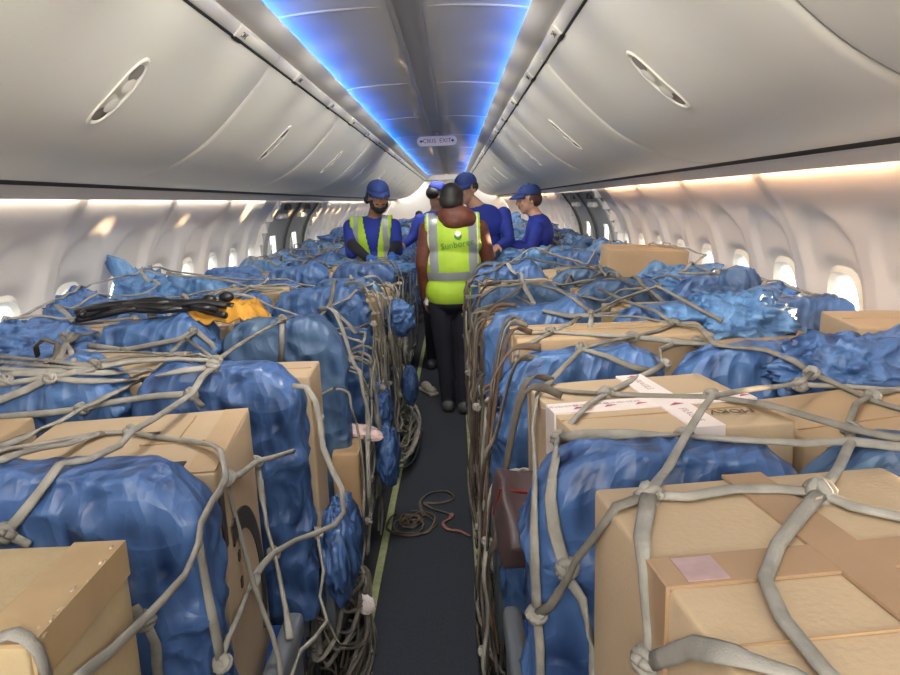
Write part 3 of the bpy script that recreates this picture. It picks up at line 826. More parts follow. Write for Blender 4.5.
box('open-flapped cardboard box right of the crossed-tape box at the frame edge', 1.12, .88, 1.03, .42, .30, .55, 4, 'card_warm', G1)
box('wide cardboard box behind the second seat, right of the aisle', .60, 1.98, 1.13, .56, .24, .66, 1, 'card_warm', G1, tape=[('x', .02, .05, 'tape_tan')])
box('small cardboard box beside the wide one, second row, right middle seat', 1.08, 2.00, 1.08, .34, .26, .6, 3, 'card_warm', G1)
box('cardboard box with bent flaps under the knots, second row, right window seat', 1.50, 1.98, 1.13, .38, .30, .6, -10, 'card', G1)
# procedural rows behind
for row in range(3, NROW):
    for side in (-1, 1):
        for kind in ('aisle', 'middle', 'window'):
            if (side, kind, row) in {(-1, 'aisle', 7), (-1, 'middle', 7), (1, 'aisle', 7), (1, 'middle', 7), (1, 'middle', 8), (1, 'aisle', 8), (-1, 'aisle', 8)}: continue
            if rnd.random() < (.26 if row < 8 else .55): continue
            w = rnd.uniform(.33, .44); d = rnd.uniform(.22, .36); zt = rnd.uniform(1.0, 1.135) if row < 9 else rnd.uniform(.95, 1.10)
            mt = rnd.choice(['card', 'card_warm', 'card', 'card_yellow'])
            box('%s cardboard box on the %s %s seat of the %s row from the camera' % ({'card': 'brown', 'card_warm': 'reddish brown', 'card_yellow': 'yellowish'}[mt], 'left' if side < 0 else 'right', kind, ORD[row]),
                side * COLX[kind] + rnd.uniform(-.01, .01), ROWY[row] + .12 + d / 2 + rnd.uniform(0, .04), zt, w, d, zt - .455, rnd.uniform(-5, 5), mt, G1,
                tape=[('x', 0, .05, 'tape_tan')] if rnd.random() < .6 else None, tilt=(rnd.uniform(-2, 2), rnd.uniform(-3, 3)))
# raised box near the overwing exit on the right, with darker side
box('upturned open cardboard box standing highest by the right overwing exit', 1.27, 4.05, 1.215, .46, .30, .26, -4, 'card_warm', G1, tilt=(3, 3))

# ------------------------------------------------------------------ loose bags and film bunches
def bag(label, c, r, seed, mt='blue_film_sky', spikes=0, amp=.22, group='loose blue plastic bags on the cargo', name='plastic_bag', dirs=None, nu=80, nv=52):
    m = MB(); rr = random.Random(seed); s_ = rr.uniform(0, 20)
    sp = dirs or [Vector((rr.uniform(-1, 1), rr.uniform(-1, 1), rr.uniform(.1, 1))).normalized() for _ in range(spikes)]
    for j in range(nv + 1):
        ph = math.pi * j / nv
        for i in range(nu):
            th = 2 * math.pi * i / nu
            d = Vector((math.sin(ph) * math.cos(th), math.sin(ph) * math.sin(th), math.cos(ph)))
            a = 1 + amp * 1.3 * noise.noise(d * 1.7 + Vector((s_, 0, 0))) + amp * .8 * crumple(d, seed + 500, .7, 9) + amp * .45 * crumple(d, seed + 900, 1.3, 8)
            for q in sp: a += .75 * max(0, (d.dot(q) - .90) / .10) ** 1.6
            m.v.append((d.x * r[0] * a, d.y * r[1] * a, d.z * r[2] * a))
    for j in range(nv):
        for i in range(nu):
            i2 = (i + 1) % nu; m.f.append((j * nu + i, (j + 1) * nu + i, (j + 1) * nu + i2, j * nu + i2)); m.m.append(0)
    o = m.build(name, mt); o.location = c
    tag(o, label, 'plastic bag', group); return o
bags = []
def B(*a, **k): bags.append(bag(*a, **k))
B('puffed blue bag against the left wall, just below a window', P(84, 322, y=2.95), (.17, .14, .12), 3, 'blue_film')
B('pointed blue bag peak standing up by the third window on the left', P(142, 296, y=3.55), (.15, .12, .13), 5, dirs=[Vector((-.45, 0, .9)).normalized()])
B('crumpled blue bag at the left edge of the frame under a window', P(28, 350, y=2.35), (.20, .13, .09), 8, 'blue_film')
B('shiny crumpled blue plastic bunch between two boxes, right of the aisle, nearest of them', P(735, 320, y=2.15), (.17, .15, .09), 12, spikes=2)
B('clear pale blue plastic bag heaped by the right wall with a pointed tip', P(745, 303, y=2.85), (.20, .15, .085), 15, 'blue_film_pale', dirs=[Vector((-.1, 0, 1))])
B('blue plastic tail beside the window-row seat on the right', P(850, 372, y=1.62), (.18, .10, .09), 19, 'blue_film', spikes=2)
B('bright blue plastic by the right wall in front of the exit panel', P(676, 274, y=4.0), (.17, .12, .05), 22, dirs=[Vector((.85, 0, .5)).normalized()])
B('silvery blue plastic sheet heap below the warm window on the right', P(680, 287, y=3.5), (.24, .15, .08), 27, 'blue_film_sky')
B('deep blue bag bulging out of the netting at knee height, nearest on left aisle side', P(342, 545, y=1.9), (.06, .16, .15), 31, 'blue_film_deep', amp=.10)
B('blue bag hanging at the aisle side beside the white paper packet', P(388, 455, y=2.65), (.05, .11, .13), 33, 'blue_film_deep', amp=.10)
B('blue bag sagging into the aisle below the left netting, beyond the packet', P(380, 410, y=3.0), (.06, .12, .12), 36, 'blue_film_deep', amp=.10)
B('small blue bag bulge on the left aisle side near the jacketed man', P(400, 318, y=3.9), (.08, .14, .10), 39, 'blue_film', amp=.10)
B('small blue bag knotted low at the left aisle side', P(410, 385, y=4.0), (.05, .10, .12), 41, 'blue_film_deep', amp=.10)
B('blue film tuft at the right aisle side next to the dark trousers', P(480, 342, y=4.1), (.07, .12, .09), 44, 'blue_film_deep', spikes=3)
B('lower blue film tuft at the right aisle side next to the trousers', P(478, 366, y=4.1), (.05, .10, .07), 47, 'blue_film_deep', spikes=2)
B('blue plastic heap the bearded man leans on', (-.42, 5.02, 1.05), (.30, .16, .055), 50, 'blue_film_sky', spikes=2)
B('blue plastic heap under the hands of the man seen in profile', (.62, 5.42, 1.05), (.26, .16, .055), 53, 'blue_film_sky', spikes=2)
for k in range(30):
    side = -1 if k % 2 else 1; y = 4.4 + (k // 2) * .78 + rnd.uniform(-.2, .2); x = side * rnd.uniform(.45, 1.5)
    B('loose %s plastic on the %s cargo %s rows ahead, %s' % (rnd.choice(['bright blue', 'pale blue', 'mid blue']), 'left' if side < 0 else 'right', 'five six seven eight nine ten eleven twelve thirteen fourteen fifteen sixteen seventeen eighteen nineteen twenty twenty-one twenty-two'.split()[k // 2], 'near the wall' if abs(x) > 1 else 'near the aisle'),
      (x, y, (1.03 if y < 7 else 1.08) + rnd.uniform(0, .04)), (rnd.uniform(.14, .28), rnd.uniform(.10, .2), rnd.uniform(.05, .08 if y < 7 else .12)), 60 + k, rnd.choice(['blue_film_sky', 'blue_film_pale', 'blue_film_sky', 'blue_film']), spikes=rnd.choice([0, 2, 3]), nu=56, nv=36)

# hoses and orange cloth
e = empty('black_hose_bundle', (-.97, 2.50, 1.13)); tag(e, 'bundle of shiny black hoses lying on the blue middle seat, left side', 'hose')
for k in range(7):
    pts = [Vector((-.27 + .09 * i + rnd.uniform(-.03, .03), -.05 + .03 * math.sin(i * 1.3 + k) + rnd.uniform(-.03, .03), .015 + .03 * math.sin(i / 6 * math.pi) + .012 * (k % 3) + rnd.uniform(-.006, .01))) for i in range(7)]
    m = MB(); m.sweep(catmull(pts), .013, 8); m.build('hose', 'hose_black', e)
for p in ((.20, -.02, .065), (.27, -.03, .075)):
    m = MB(); m.ell(p, (.030, .020, .020), 14, 8); m.build('hose_end', 'hose_black', e)
m = MB(); nu, nv = 34, 24
for j in range(nv + 1):
    for i in range(nu + 1):
        u, v = i / nu - .5, j / nv - .5; x = u * .30; y = v * .17
        z = 1.165 + .028 * noise.noise(Vector((x * 15, y * 15, 3))) + .02 * (1 - 2 * abs(noise.noise(Vector((x * 24, y * 20, 9))))) - .9 * max(0, u - .28) ** 1.0 * .45 - .25 * max(0, -v - .28)
        m.v.append((x, y, z))
for j in range(nv):
    for i in range(nu): a = j * (nu + 1) + i; m.f.append((a, a + 1, a + nu + 2, a + nu + 1)); m.m.append(0)
o = m.build('orange_cloth', 'orange_cloth'); o.location = (-.70, 2.50, 0); md = o.modifiers.new('t', 'SOLIDIFY'); md.thickness = .008
tag(o, 'mustard orange cloth draped over the blue seat beside the black hoses', 'cloth')
# aisle-side odds and ends
o = bag('white and pink paper packet sticking out of the left netting', P(365, 432, y=2.55), (.075, .045, .022), 71, 'pink_wrap', amp=.1, group=None, name='paper_packet'); o['category'] = 'packet'; o.rotation_euler = (.1, .25, -.2)
m = MB(); m.rbox(-.05, .05, -.12, .12, -.035, .035, r=.012, n=6, warp=lambda p: p + Vector((.008 * noise.noise(p * 18), 0, .012 * noise.noise(p * 16 + Vector((3, 0, 0)))))); e = m.build('maroon_packet', 'maroon_pack'); e.location = (.275, 1.30, .87); e.rotation_euler = (.3, .2, .1)
m = MB(); m.box(-.0505, .0505, .036, .041, -.0365, .0365); m.build('red_edge', 'red_edge', e, False)
tag(e, 'maroon packet with red edges wedged beside the red-taped box at the aisle', 'packet')
o = bag('crumpled white paper scrap caught in the heaped webbing at the lower left', P(366, 605, y=1.98), (.028, .012, .035), 77, 'tape_white', amp=.12, group=None, name='paper_scrap'); o['category'] = 'paper'
o = bag('white scrap hanging at the right aisle side by the webbing', P(480, 395, y=3.2), (.025, .02, .04), 79, 'white_paper', amp=.3, group=None, name='paper_scrap'); o['category'] = 'paper'
# small cart-like carton and wood in the left side gap (third row)
box('small dark-printed carton low at the left aisle side below the paper packet', -.285, 2.45, .62, .10, .22, .30, 4, 'card_dark', None)
m = MB(); m.rbox(-.04, .04, -.16, .16, -.05, .06, r=.02, n=4)
#@@NETS
# ------------------------------------------------------------------ cargo nets of grey webbing
bpy.context.view_layer.update()
_V, _F = [], []
for o in COL.objects:
    if o.type == 'MESH' and (o.name.split('.')[0] in ('plastic_wrap', 'carton', 'plastic_bag', 'cushion', 'armrest', 'side_panel', 'orange_cloth', 'maroon_packet') or o.get('category') in ('plastic bag',)):
        if o.matrix_world.translation.y > 15: continue
        mw = o.matrix_world; k = len(_V); _V += [mw @ v.co for v in o.data.vertices]; _F += [tuple(i + k for i in p.vertices) for p in o.data.polygons]
BV = BVHTree.FromPolygons(_V, _F)
def top(x, y, zmax=1.5):
    h = BV.ray_cast(Vector((x, y, zmax)), Vector((0, 0, -1)))
    return h[0].z if h[0] is not None else 0
def knot_mesh():
    m = MB()
    for k in range(3):
        R_ = Matrix.Rotation(k * 1.1 + .3, 3, 'Z') @ Matrix.Rotation(.9 + k * .8, 3, 'X')
        pts = [R_ @ Vector((.0125 * math.cos(a * math.pi / 6), .0125 * math.sin(a * math.pi / 6), .002 * math.sin(a * 1.7))) for a in range(12)] 
        pts.append(pts[0].copy()); m.sweep(pts, .0085, 6, flat=.006)
    m.ell((0, 0, 0), (.014, .013, .011), 10, 6)
    return m
KN = knot_mesh(); KO = {}
def knot(p, parent, mt, sc=1.0):
    if mt not in KO:
        o = KN.build('knot', mt); KO[mt] = o.data
        o.parent = parent
    else:
        o = bpy.data.objects.new('knot', KO[mt]); COL.objects.link(o); o.parent = parent
    o.location = p - parent.location; o.rotation_euler = (rnd.uniform(-.6, .6), rnd.uniform(-.6, .6), rnd.uniform(0, 3)); o.scale = (sc, sc, sc)
    return o
def strap(pts, parent, mt, w=.0105, fl=.004, ups=None, per=5, raw=False, wob=.25):
    P_ = pts if raw else catmull(pts, per)
    n = len(P_); ph = rnd.uniform(0, 6); rad = []; flt = []
    tw = []
    for i in range(n):
        k = .5 + .5 * math.sin(ph + i * .33) * math.sin(ph * 2 + i * .13)
        rad.append(w * (.66 + .42 * k)); flt.append(fl * (1.45 - .7 * k))
    m = MB(); off = parent.location
    U_ = ups if ups is not None else Vector((0, 0, 1))
    m.sweep([p - off for p in P_], rad, 8, flat=flt, up=U_, tw0=rnd.uniform(-wob, wob))
    return m.build('webbing', mt, parent)

# --- nearest straps: follow the pictured runs, laid onto the cargo surface
def trace(pxs, lift=.010, hang=None):
    pts = []; 
    dense = []
    for a, b_ in zip(pxs, pxs[1:]):
        L = math.hypot(b_[0] - a[0], b_[1] - a[1]); n = max(1, int(L / 14))
        dense += [(a[0] + (b_[0] - a[0]) * i / n, a[1] + (b_[1] - a[1]) * i / n) for i in range(n)]
    dense.append(pxs[-1])
    D = []
    for p in dense:
        d = ray(*p); h = BV.ray_cast(CAM, d); t = (h[3] * d.y) if h[0] is not None else 99.
        D.append(t)
    n = len(D)
    # taut webbing spans gaps: reject depths that drop behind the straight run between supports (in 1/depth)
    inv = [1 / t for t in D]
    if hang: inv = [max(v, 1 / hang) if v < 1 / hang else v for v in inv]
    ok = [True] * n
    for i in range(n):
        best = 0
        for a in range(max(0, i - 7), i):
            for b_ in range(i + 1, min(n, i + 8)):
                l = inv[a] + (inv[b_] - inv[a]) * (i - a) / (b_ - a)
                best = max(best, l)
        if best > inv[i] * 1.06: ok[i] = False
    out = []
    for i in range(n):
        if ok[i]: v = inv[i]
        else:
            a = i
            while a >= 0 and not ok[a]: a -= 1
            b_ = i
            while b_ < n and not ok[b_]: b_ += 1
            v = inv[a] + (inv[b_] - inv[a]) * (i - a) / (b_ - a) if a >= 0 and b_ < n else (inv[a] if a >= 0 else inv[b_])
        out.append(v)
    sm = [(out[max(0, i - 1)] + 2 * out[i] + out[min(n - 1, i + 1)]) / 4 for i in range(n)]
    for p, v, o2 in zip(dense, sm, out):
        d = ray(*p); t = 1 / max(v, o2) / d.y; pts.append(CAM + d * (t - lift * 1.3) + Vector((0, 0, lift * .3)))
    return pts
def near_net(label, origin, runs, knots, mt='web_light', group='cargo nets of grey webbing'):
    e = empty('cargo_net', origin); tag(e, label, 'cargo net', group)
    for r_ in runs:
        mm, w = mt, .0100
        if isinstance(r_[0], str): mm = r_[0]; r_ = r_[1:]
        pts = trace(r_)
        ups = []
        for p in pts:
            h = BV.find_nearest(p); ups.append((p - h[0]).normalized() if h[0] is not None and (p - h[0]).length > .003 else Vector((0, -.5, 1)).normalized())
        us = [sum((ups[max(0, min(len(ups) - 1, i + k))] for k in range(-2, 3)), Vector()).normalized() for i in range(len(ups))]
        strap(pts, e, mm, raw=True, ups=us, w=w)
    for k in knots:
        pts = trace([k, (k[0] + 1, k[1])]); knot(pts[0], e, mt if k[1] < 520 or mt != 'web_light' else mt, 1.0)
    return e
near_net('thick pale grey net over the two nearest rows, left of the aisle', Vector((-.5, 1.2, 1.1)), [
    [(0, 541), (5, 535), (19, 520), (41, 492), (60, 466), (89, 461), (120, 447), (132, 433), (148, 424), (164, 414), (192, 395), (202, 378), (213, 368)],
    [(5, 535), (20, 542), (30, 547)],
    [(132, 433), (153, 438), (179, 441), (212, 446), (221, 452), (225, 470), (226, 480), (220, 493), (213, 502), (201, 525), (199, 545), (185, 577), (165, 600), (148, 618), (127, 638), (110, 655), (88, 672), (70, 688)],
    [(145, 622), (156, 645), (158, 675), (159, 695)], [(145, 622), (134, 608)],
    [(226, 480), (231, 500), (239, 530), (247, 560), (252, 580), (262, 609), (272, 635), (279, 660), (284, 695)],
    [(252, 582), (239, 617), (228, 640), (221, 662), (218, 695)], [(199, 545), (207, 590), (215, 630), (221, 662)],
    [(252, 582), (262, 567), (274, 554), (296, 541), (317, 534), (335, 526), (344, 513), (342, 490), (333, 473), (323, 448), (320, 423), (316, 403), (306, 388), (293, 387)],
    [(226, 480), (240, 476), (256, 463), (275, 458), (294, 452)],
    [(256, 463), (260, 483), (263, 500), (267, 528), (274, 554), (278, 570), (286, 610), (290, 640)],
    [(317, 534), (319, 544), (324, 573), (320, 598), (327, 622), (314, 640), (300, 653), (290, 680)],
    [(192, 395), (158, 397), (128, 401), (102, 405), (82, 410), (51, 414), (0, 418), (-15, 419)],
    [(142, 381), (110, 396), (82, 410), (59, 423), (26, 438), (3, 447), (-15, 455)], [(213, 368), (180, 372), (142, 381)],
    [(132, 433), (102, 434), (51, 443), (0, 452), (-15, 455)],
    [(192, 395), (197, 402), (203, 408)],
    [(142, 381), (112, 382), (77, 382), (51, 378), (26, 391), (0, 401), (-15, 408)], [(51, 378), (25, 382), (-12, 388)],
    [(51, 378), (75, 372), (97, 368), (128, 363), (179, 360), (216, 362)],
    [(0, 640), (14, 636), (26, 640), (38, 652), (48, 680)],
    [(0, 462), (20, 455), (40, 450), (66, 446), (102, 434)],
], [(5, 535), (132, 433), (192, 395), (226, 479), (145, 622), (252, 582), (274, 554), (317, 534), (256, 463), (221, 664), (82, 410), (51, 379), (6, 381), (213, 367), (318, 420)])
near_net('bundle of slack grey webbing and knots across the third row, left side', Vector((-.9, 2.1, 1.15)), [
    ['web_grey', (-8, 356), (26, 360), (59, 363), (90, 366), (122, 358), (160, 356), (206, 358)],
    ['web_grey', (-8, 362), (30, 366), (70, 369), (120, 366), (160, 361), (200, 355), (216, 362)],
    ['web_light', (-8, 369), (30, 372), (60, 372), (100, 374), (138, 372), (150, 370)],
    ['web_light', (88, 346), (125, 351), (150, 346), (180, 340), (193, 332)],
    ['web_light', (88, 352), (122, 353), (160, 354), (200, 357)],
    ['web_grey', (196, 331), (180, 345), (168, 356)], ['web_grey', (187, 340), (204, 352), (216, 362)], ['web_light', (196, 331), (212, 345), (219, 360)],
    ['web_dark', (38, 357), (36, 347), (44, 340), (58, 345), (56, 358), (46, 364)], ['web_grey', (58, 362), (66, 345), (80, 335)], ['web_grey', (62, 334), (75, 337), (92, 334)], ['web_light', (60, 336), (70, 350), (74, 362)],
    ['web_grey', (216, 362), (240, 345), (262, 332), (280, 322), (292, 318)],
    ['web_light', (282, 320), (282, 340), (281, 362)],
    ['web_light', (-5, 378), (20, 374), (60, 376), (95, 370)],
], [(125, 352), (216, 362), (72, 338), (95, 366), (193, 332), (282, 320)], mt='web_grey')
near_net('thick pale grey net over the two nearest rows, right of the aisle', Vector((.55, 1.1, 1.15)), [
    [(649, 497), (657, 483), (667, 471), (684, 440), (702, 411), (712, 398), (732, 394), (756, 390), (778, 388), (800, 384), (811, 374)],
    [(649, 497), (642, 537), (644, 587), (649, 637), (649, 665), (648, 700)],
    ['web_grey', (649, 497), (616, 509), (596, 537), (576, 562), (568, 580), (551, 607), (537, 616)],
    [(566, 572), (554, 531), (550, 500), (553, 471), (557, 443)],
    [(568, 580), (582, 601), (591, 640), (596, 700)],
    [(537, 616), (540, 650), (541, 700)], [(537, 616), (535, 575), (534, 531), (535, 470), (533, 431), (536, 403), (539, 390)],
    [(649, 497), (687, 499), (732, 491), (778, 491), (820, 495), (853, 509), (910, 521)],
    [(820, 495), (838, 471), (851, 443), (848, 426)],
    [(820, 495), (798, 521), (778, 547), (765, 582), (783, 622), (823, 672), (850, 700)],
    [(649, 665), (692, 650), (732, 658), (793, 678), (830, 700)],
    [(684, 438), (650, 436), (621, 436), (580, 437), (560, 440)], [(684, 438), (732, 441), (803, 445), (851, 443), (910, 450)],
    [(560, 440), (573, 422), (589, 405), (606, 395), (629, 383), (651, 373), (663, 366)],
    ['web_grey', (606, 395), (573, 393), (537, 388)], ['web_grey', (606, 395), (643, 397), (680, 398), (712, 398), (768, 406), (808, 418), (850, 430), (880, 437), (910, 442)],
    [(557, 443), (556, 465), (552, 480)],
    ['web_grey', (811, 374), (834, 384), (872, 402), (910, 413)], ['web_light', (800, 386), (850, 388), (910, 392)], ['web_grey', (848, 426), (856, 405), (872, 396), (910, 388)],
    ['web_grey', (811, 374), (794, 362), (766, 351), (722, 347), (671, 342)],
], [(649, 497), (684, 438), (712, 398), (560, 440), (606, 395), (820, 495), (851, 432), (567, 570), (537, 616), (649, 663), (811, 374), (664, 366), (800, 386), (872, 398)])
near_net('grey net draped over the wide box behind the second seat, right of the aisle', Vector((.8, 2.0, 1.15)), [
    ['web_grey', (547, 386), (562, 370), (582, 350), (606, 343), (632, 338), (657, 332), (674, 325)],
    ['web_grey', (582, 350), (606, 357), (629, 367), (651, 373)],
    ['web_light', (513, 334), (530, 334), (551, 333), (595, 336), (632, 338), (671, 342), (700, 345)],
    ['web_grey', (551, 333), (568, 326), (580, 318)], ['web_grey', (551, 333), (533, 343), (518, 349), (516, 362)],
    ['web_grey', (674, 325), (700, 328), (715, 345), (722, 347)], ['web_grey', (663, 366), (660, 351), (674, 345), (697, 343)],
    ['web_grey', (518, 298), (545, 312), (570, 317), (592, 316), (640, 318), (674, 325)],
    ['web_grey', (592, 314), (620, 300), (658, 287), (690, 305), (722, 322)],
    ['web_grey', (592, 314), (575, 300), (558, 290), (530, 284)], ['web_light', (592, 315), (590, 328)],
    ['web_grey', (674, 325), (656, 312), (626, 302), (600, 290)],
], [(582, 350), (632, 338), (551, 333), (674, 325), (592, 315), (658, 287), (697, 343), (626, 302)], mt='web_grey')

# --- nets farther forward: diamond mesh unrolled over the cargo and down the aisle side
def drape_pts(side, line, off=.012, seed=0):
    # line: list of (u, y); u>=0 runs from the aisle edge to the wall, u<0 hangs down the aisle side
    zed = {}
    raw = []
    for u, y in line:
        if u >= 0:
            x = side * (.245 + u); z = max(top(x, y), .95) + off
        else:
            ze = max(top(side * .30, y), 1.0) + off; n_ = noise.noise(Vector((y * 3 + seed, u * 3, side * 4)))
            z = ze + u; x = side * (.222 + .020 * n_ + .018 * min(1, -u / .3)); 
            if z < .04: z = .04
        raw.append(Vector((x, y, z)))
    n = len(raw)
    zs = [p.z for p in raw]; out = list(zs)
    for i in range(n):
        if line[i][0] < 0: continue
        for a in range(max(0, i - 7), i):
            for b_ in range(i + 1, min(n, i + 8)):
                l = zs[a] + (zs[b_] - zs[a]) * (i - a) / (b_ - a)
                if l - .012 > out[i]: out[i] = l - .012
    for i in range(n):
        if line[i][0] >= 0: raw[i].z = out[i]
    return raw
def far_net(label, side, y0, y1, cell, mt, ulow=-.95, w=.0105, uhi=1.33, dens=1, seedn=0, side_only=False, y_top=None):
    org = Vector((side * .9, (y0 + y1) / 2, 1.15)); e = empty('cargo_net', org); tag(e, label, 'cargo net', 'cargo nets of grey webbing')
    step = .06; slope = 1.0
    K = []
    yt = y_top if y_top is not None else y0
    for fam in (1, -1):
        s_ = y0 - (uhi if fam > 0 else -ulow) ; c = y0 - 2.4 + rnd.uniform(0, cell)
        while c < y1 + 2.4:
            line = []; u = ulow; jit = rnd.uniform(0, 20)
            while u <= uhi:
                y = c + fam * slope * (u + .9) * .8 + .05 * noise.noise(Vector((u * 2.5, jit, c)))
                if y0 <= y <= y1 and not (side_only and u > .0) and not (y < yt and u > -.02): line.append((u + .02 * noise.noise(Vector((y * 3, jit, 4))), y))
                elif line and len(line) > 4: break
                elif line: line = []
                u += step
            if len(line) > 5:
                pts = drape_pts(side, line, seed=seedn)
                ups = [Vector((0, 0, 1)) if uu >= 0.02 else Vector((-side, 0, .15)) for uu, _ in line]
                cp = catmull(pts, 3); ups3 = []
                for i in range(len(line) - 1): ups3 += [ups[i]] * 3
                ups3.append(ups[-1])
                mm = mt if isinstance(mt, str) else rnd.choice(mt)
                strap(cp, e, mm, raw=True, ups=ups3, w=w)
                if fam > 0: K.append((c, jit))
            c += cell * 1.15
    # knots where the two families meet on the top
    return e
def add_knots(e, side, pts, mt, sc=.9):
    for p in pts: knot(p, e, mt, sc)
def grid_net(label, side, ys, us, mt, skew=.35, w=.0105, ulow=-.9, seedn=0, knots=True, wobble=.05):
    # straps run across and along; knots where they cross
    org = Vector((side * .9, (ys[0] + ys[-1]) / 2, 1.15)); e = empty('cargo_net', org); tag(e, label, 'cargo net', 'cargo nets of grey webbing')
    rr = random.Random(seedn); node = {}
    for i, y in enumerate(ys):
        for j, u in enumerate(us):
            node[i, j] = (u + rr.uniform(-wobble, wobble) * (1 if u > .1 else .3), y + skew * u * (1 if u > 0 else .3) + rr.uniform(-wobble, wobble))
    def run(keys):
        line = []
        for a, b_ in zip(keys, keys[1:]):
            pa, pb = node[a], node[b_]; L = math.hypot(pb[0] - pa[0], pb[1] - pa[1]); n = max(2, int(L / .055))
            line += [(pa[0] + (pb[0] - pa[0]) * k / n, pa[1] + (pb[1] - pa[1]) * k / n) for k in range(n)]
        line.append(node[keys[-1]])
        pts = drape_pts(side, line, seed=seedn)
        ups = [Vector((0, 0, 1)) if uu >= .02 else Vector((-side, 0, .15)) for uu, _ in line]
        cp = catmull(pts, 2); u3 = []
        for i in range(len(line) - 1): u3 += [ups[i]] * 2
        u3.append(ups[-1])
        strap(cp, e, rr.choice(mt), raw=True, ups=u3, w=w)
    nu_ = len(us); ni = len(ys)
    for i in range(ni): run([(i, j) for j in range(nu_)])
    # zigzag long straps make uneven meshes
    for j in range(nu_):
        keys = [(i, max(0, min(nu_ - 1, j + (i % 2 if j % 2 else 0)))) for i in range(ni)]
        if ni > 1: run(keys)
    if knots:
        for (i, j), (u, y) in node.items():
            if (i + j) % 2 == 0 and u > -.5:
                p = drape_pts(side, [(u, y)], seed=seedn)[0]; knot(p, e, mt[0], .85)
    return e
LM = ['web_light', 'web_light', 'web_grey']; RM = ['web_grey', 'web_grey', 'web_dark', 'web_light']
UU = [-.75, -.5, -.27, -.02, .22, .48, .75, 1.02, 1.28]
YL = [2.55, 4.7, 6.9, 9.2, 11.6]
words = ['over the third to fifth rows', 'over the rows just before the bearded man', 'over the rows around the bearded man', 'over the rows behind the bearded man']
for i in range(4):
    a, b_ = YL[i], YL[i + 1]; n = 6 if i < 2 else 5
    grid_net('pale grey webbing net %s, left of the aisle' % words[i], -1, [a + (b_ - a) * (k + .25) / n for k in range(n)], UU if i < 2 else UU[3:], LM, skew=.30 * (1 if i % 2 else -1) * .6, seedn=5 + i, w=.011 if i < 2 else .010)
YR = [2.65, 4.8, 7.0, 9.3, 11.7]
words = ['over the fourth and fifth rows', 'over the rows just before the man in profile', 'over the rows around the man in profile', 'over the rows behind the man in profile']
for i in range(4):
    a, b_ = YR[i], YR[i + 1]; n = 5
    grid_net('brownish grey net %s, right of the aisle' % words[i], 1, [a + (b_ - a) * (k + .25) / n for k in range(n)], UU if i < 2 else UU[3:], RM, skew=.4 * (1 if i % 2 else -1) * .6, seedn=15 + i, w=.0105)

# --- webbing hanging down the aisle sides
def curtain(label, side, y0, y1, n, mts, seedn, ztop=1.05, zlow=.05, bul=.03, w=.0105):
    rr = random.Random(seedn); e = empty('hanging_webbing', Vector((side * .22, (y0 + y1) / 2, .6))); tag(e, label, 'cargo net', 'webbing hanging down the aisle sides')
    for k in range(n):
        y = y0 + (y1 - y0) * (k + rr.random()) / n; pts = []; dx = rr.uniform(-.01, .02); zt = ztop + rr.uniform(-.12, .06); zl = zlow + rr.uniform(0, .25)
        q = y; 
        N_ = 8
        te = min(1.16, max(.86, top(side * .27, y))) + .012; ti = min(1.16, max(te - .03, top(side * .36, y) + .012))
        pts += [Vector((side * .37, y + rr.uniform(-.05, .05), ti)), Vector((side * .30, y, max(te, ti - .01) + .004)), Vector((side * .246, y, te - .012))]; zt = te - .05
        for i in range(N_ + 1):
            t = i / N_; z = zt + (zl - zt) * t
            q += rr.uniform(-.06, .06)
            x = side * (.236 - bul * math.sin(math.pi * t) * rr.uniform(.5, 1.1) - dx)
            pts.append(Vector((x, q, z)))
        strap(pts, e, rr.choice(mts), ups=Vector((-side, 0, .1)), w=w * rr.uniform(.8, 1.15), wob=.9)
    for k in range(n // 2):
        y = y0 + (y1 - y0) * rr.random(); z = rr.uniform(.3, ztop - .25); L = rr.uniform(.2, .4); s2 = rr.choice((-1, 1))
        pts = [Vector((side * (.225 - bul * rr.uniform(.2, 1)), y + L * i / 4, z + s2 * .22 * i / 4 - .05 * math.sin(math.pi * i / 4))) for i in range(5)]
        strap(pts, e, rr.choice(mts), ups=Vector((-side, 0, .1)), w=w, wob=.9)
        knot(pts[0], e, mts[0], .9)
    return e
curtain('pale grey net straps hanging beside the third and fourth rows, left aisle side', -1, 2.3, 3.4, 11, ['web_light', 'web_light', 'web_grey'], 3)
curtain('pale grey net straps hanging beside the rows near the jacketed man, left aisle side', -1, 3.4, 4.7, 12, ['web_light', 'web_grey'], 4)
curtain('brownish and grey straps hanging at the nearest rows, right aisle side', 1, 1.35, 2.3, 11, ['web_light', 'web_grey', 'web_dark', 'web_brown'], 6, ztop=1.0)
curtain('brownish and grey straps hanging beside the middle rows, right aisle side', 1, 2.3, 3.6, 14, ['web_light', 'web_grey', 'web_brown', 'web_dark'], 7)
curtain('dark straps hanging next to the dark trousers, right aisle side', 1, 3.6, 4.6, 8, ['web_dark', 'web_grey', 'web_brown'], 8)
def tangle(label, c, r, n, mts, seedn, w=.009, length=10, name='webbing_tangle'):
    rr = random.Random(seedn); e = empty(name, c); tag(e, label, 'webbing', 'heaps of slack webbing on the floor')
    for k in range(n):
        a = rr.uniform(0, 6.3); pts = []
        rad = rr.uniform(.3, 1); z = rr.uniform(.012, 1) ** 1.3
        for i in range(length):
            a += rr.uniform(.35, 1.1); rad = min(1, max(.15, rad + rr.uniform(-.3, .3)))
            zz = max(.010, r[2] * z * (1 - .6 * rad) + rr.uniform(-.02, .02))
            pts.append(Vector(c) + Vector((r[0] * rad * math.cos(a), r[1] * rad * math.sin(a), zz)))
        strap(pts, e, rr.choice(mts), w=w * rr.uniform(.8, 1.2), fl=.003, wob=1.2, per=5)
    return e
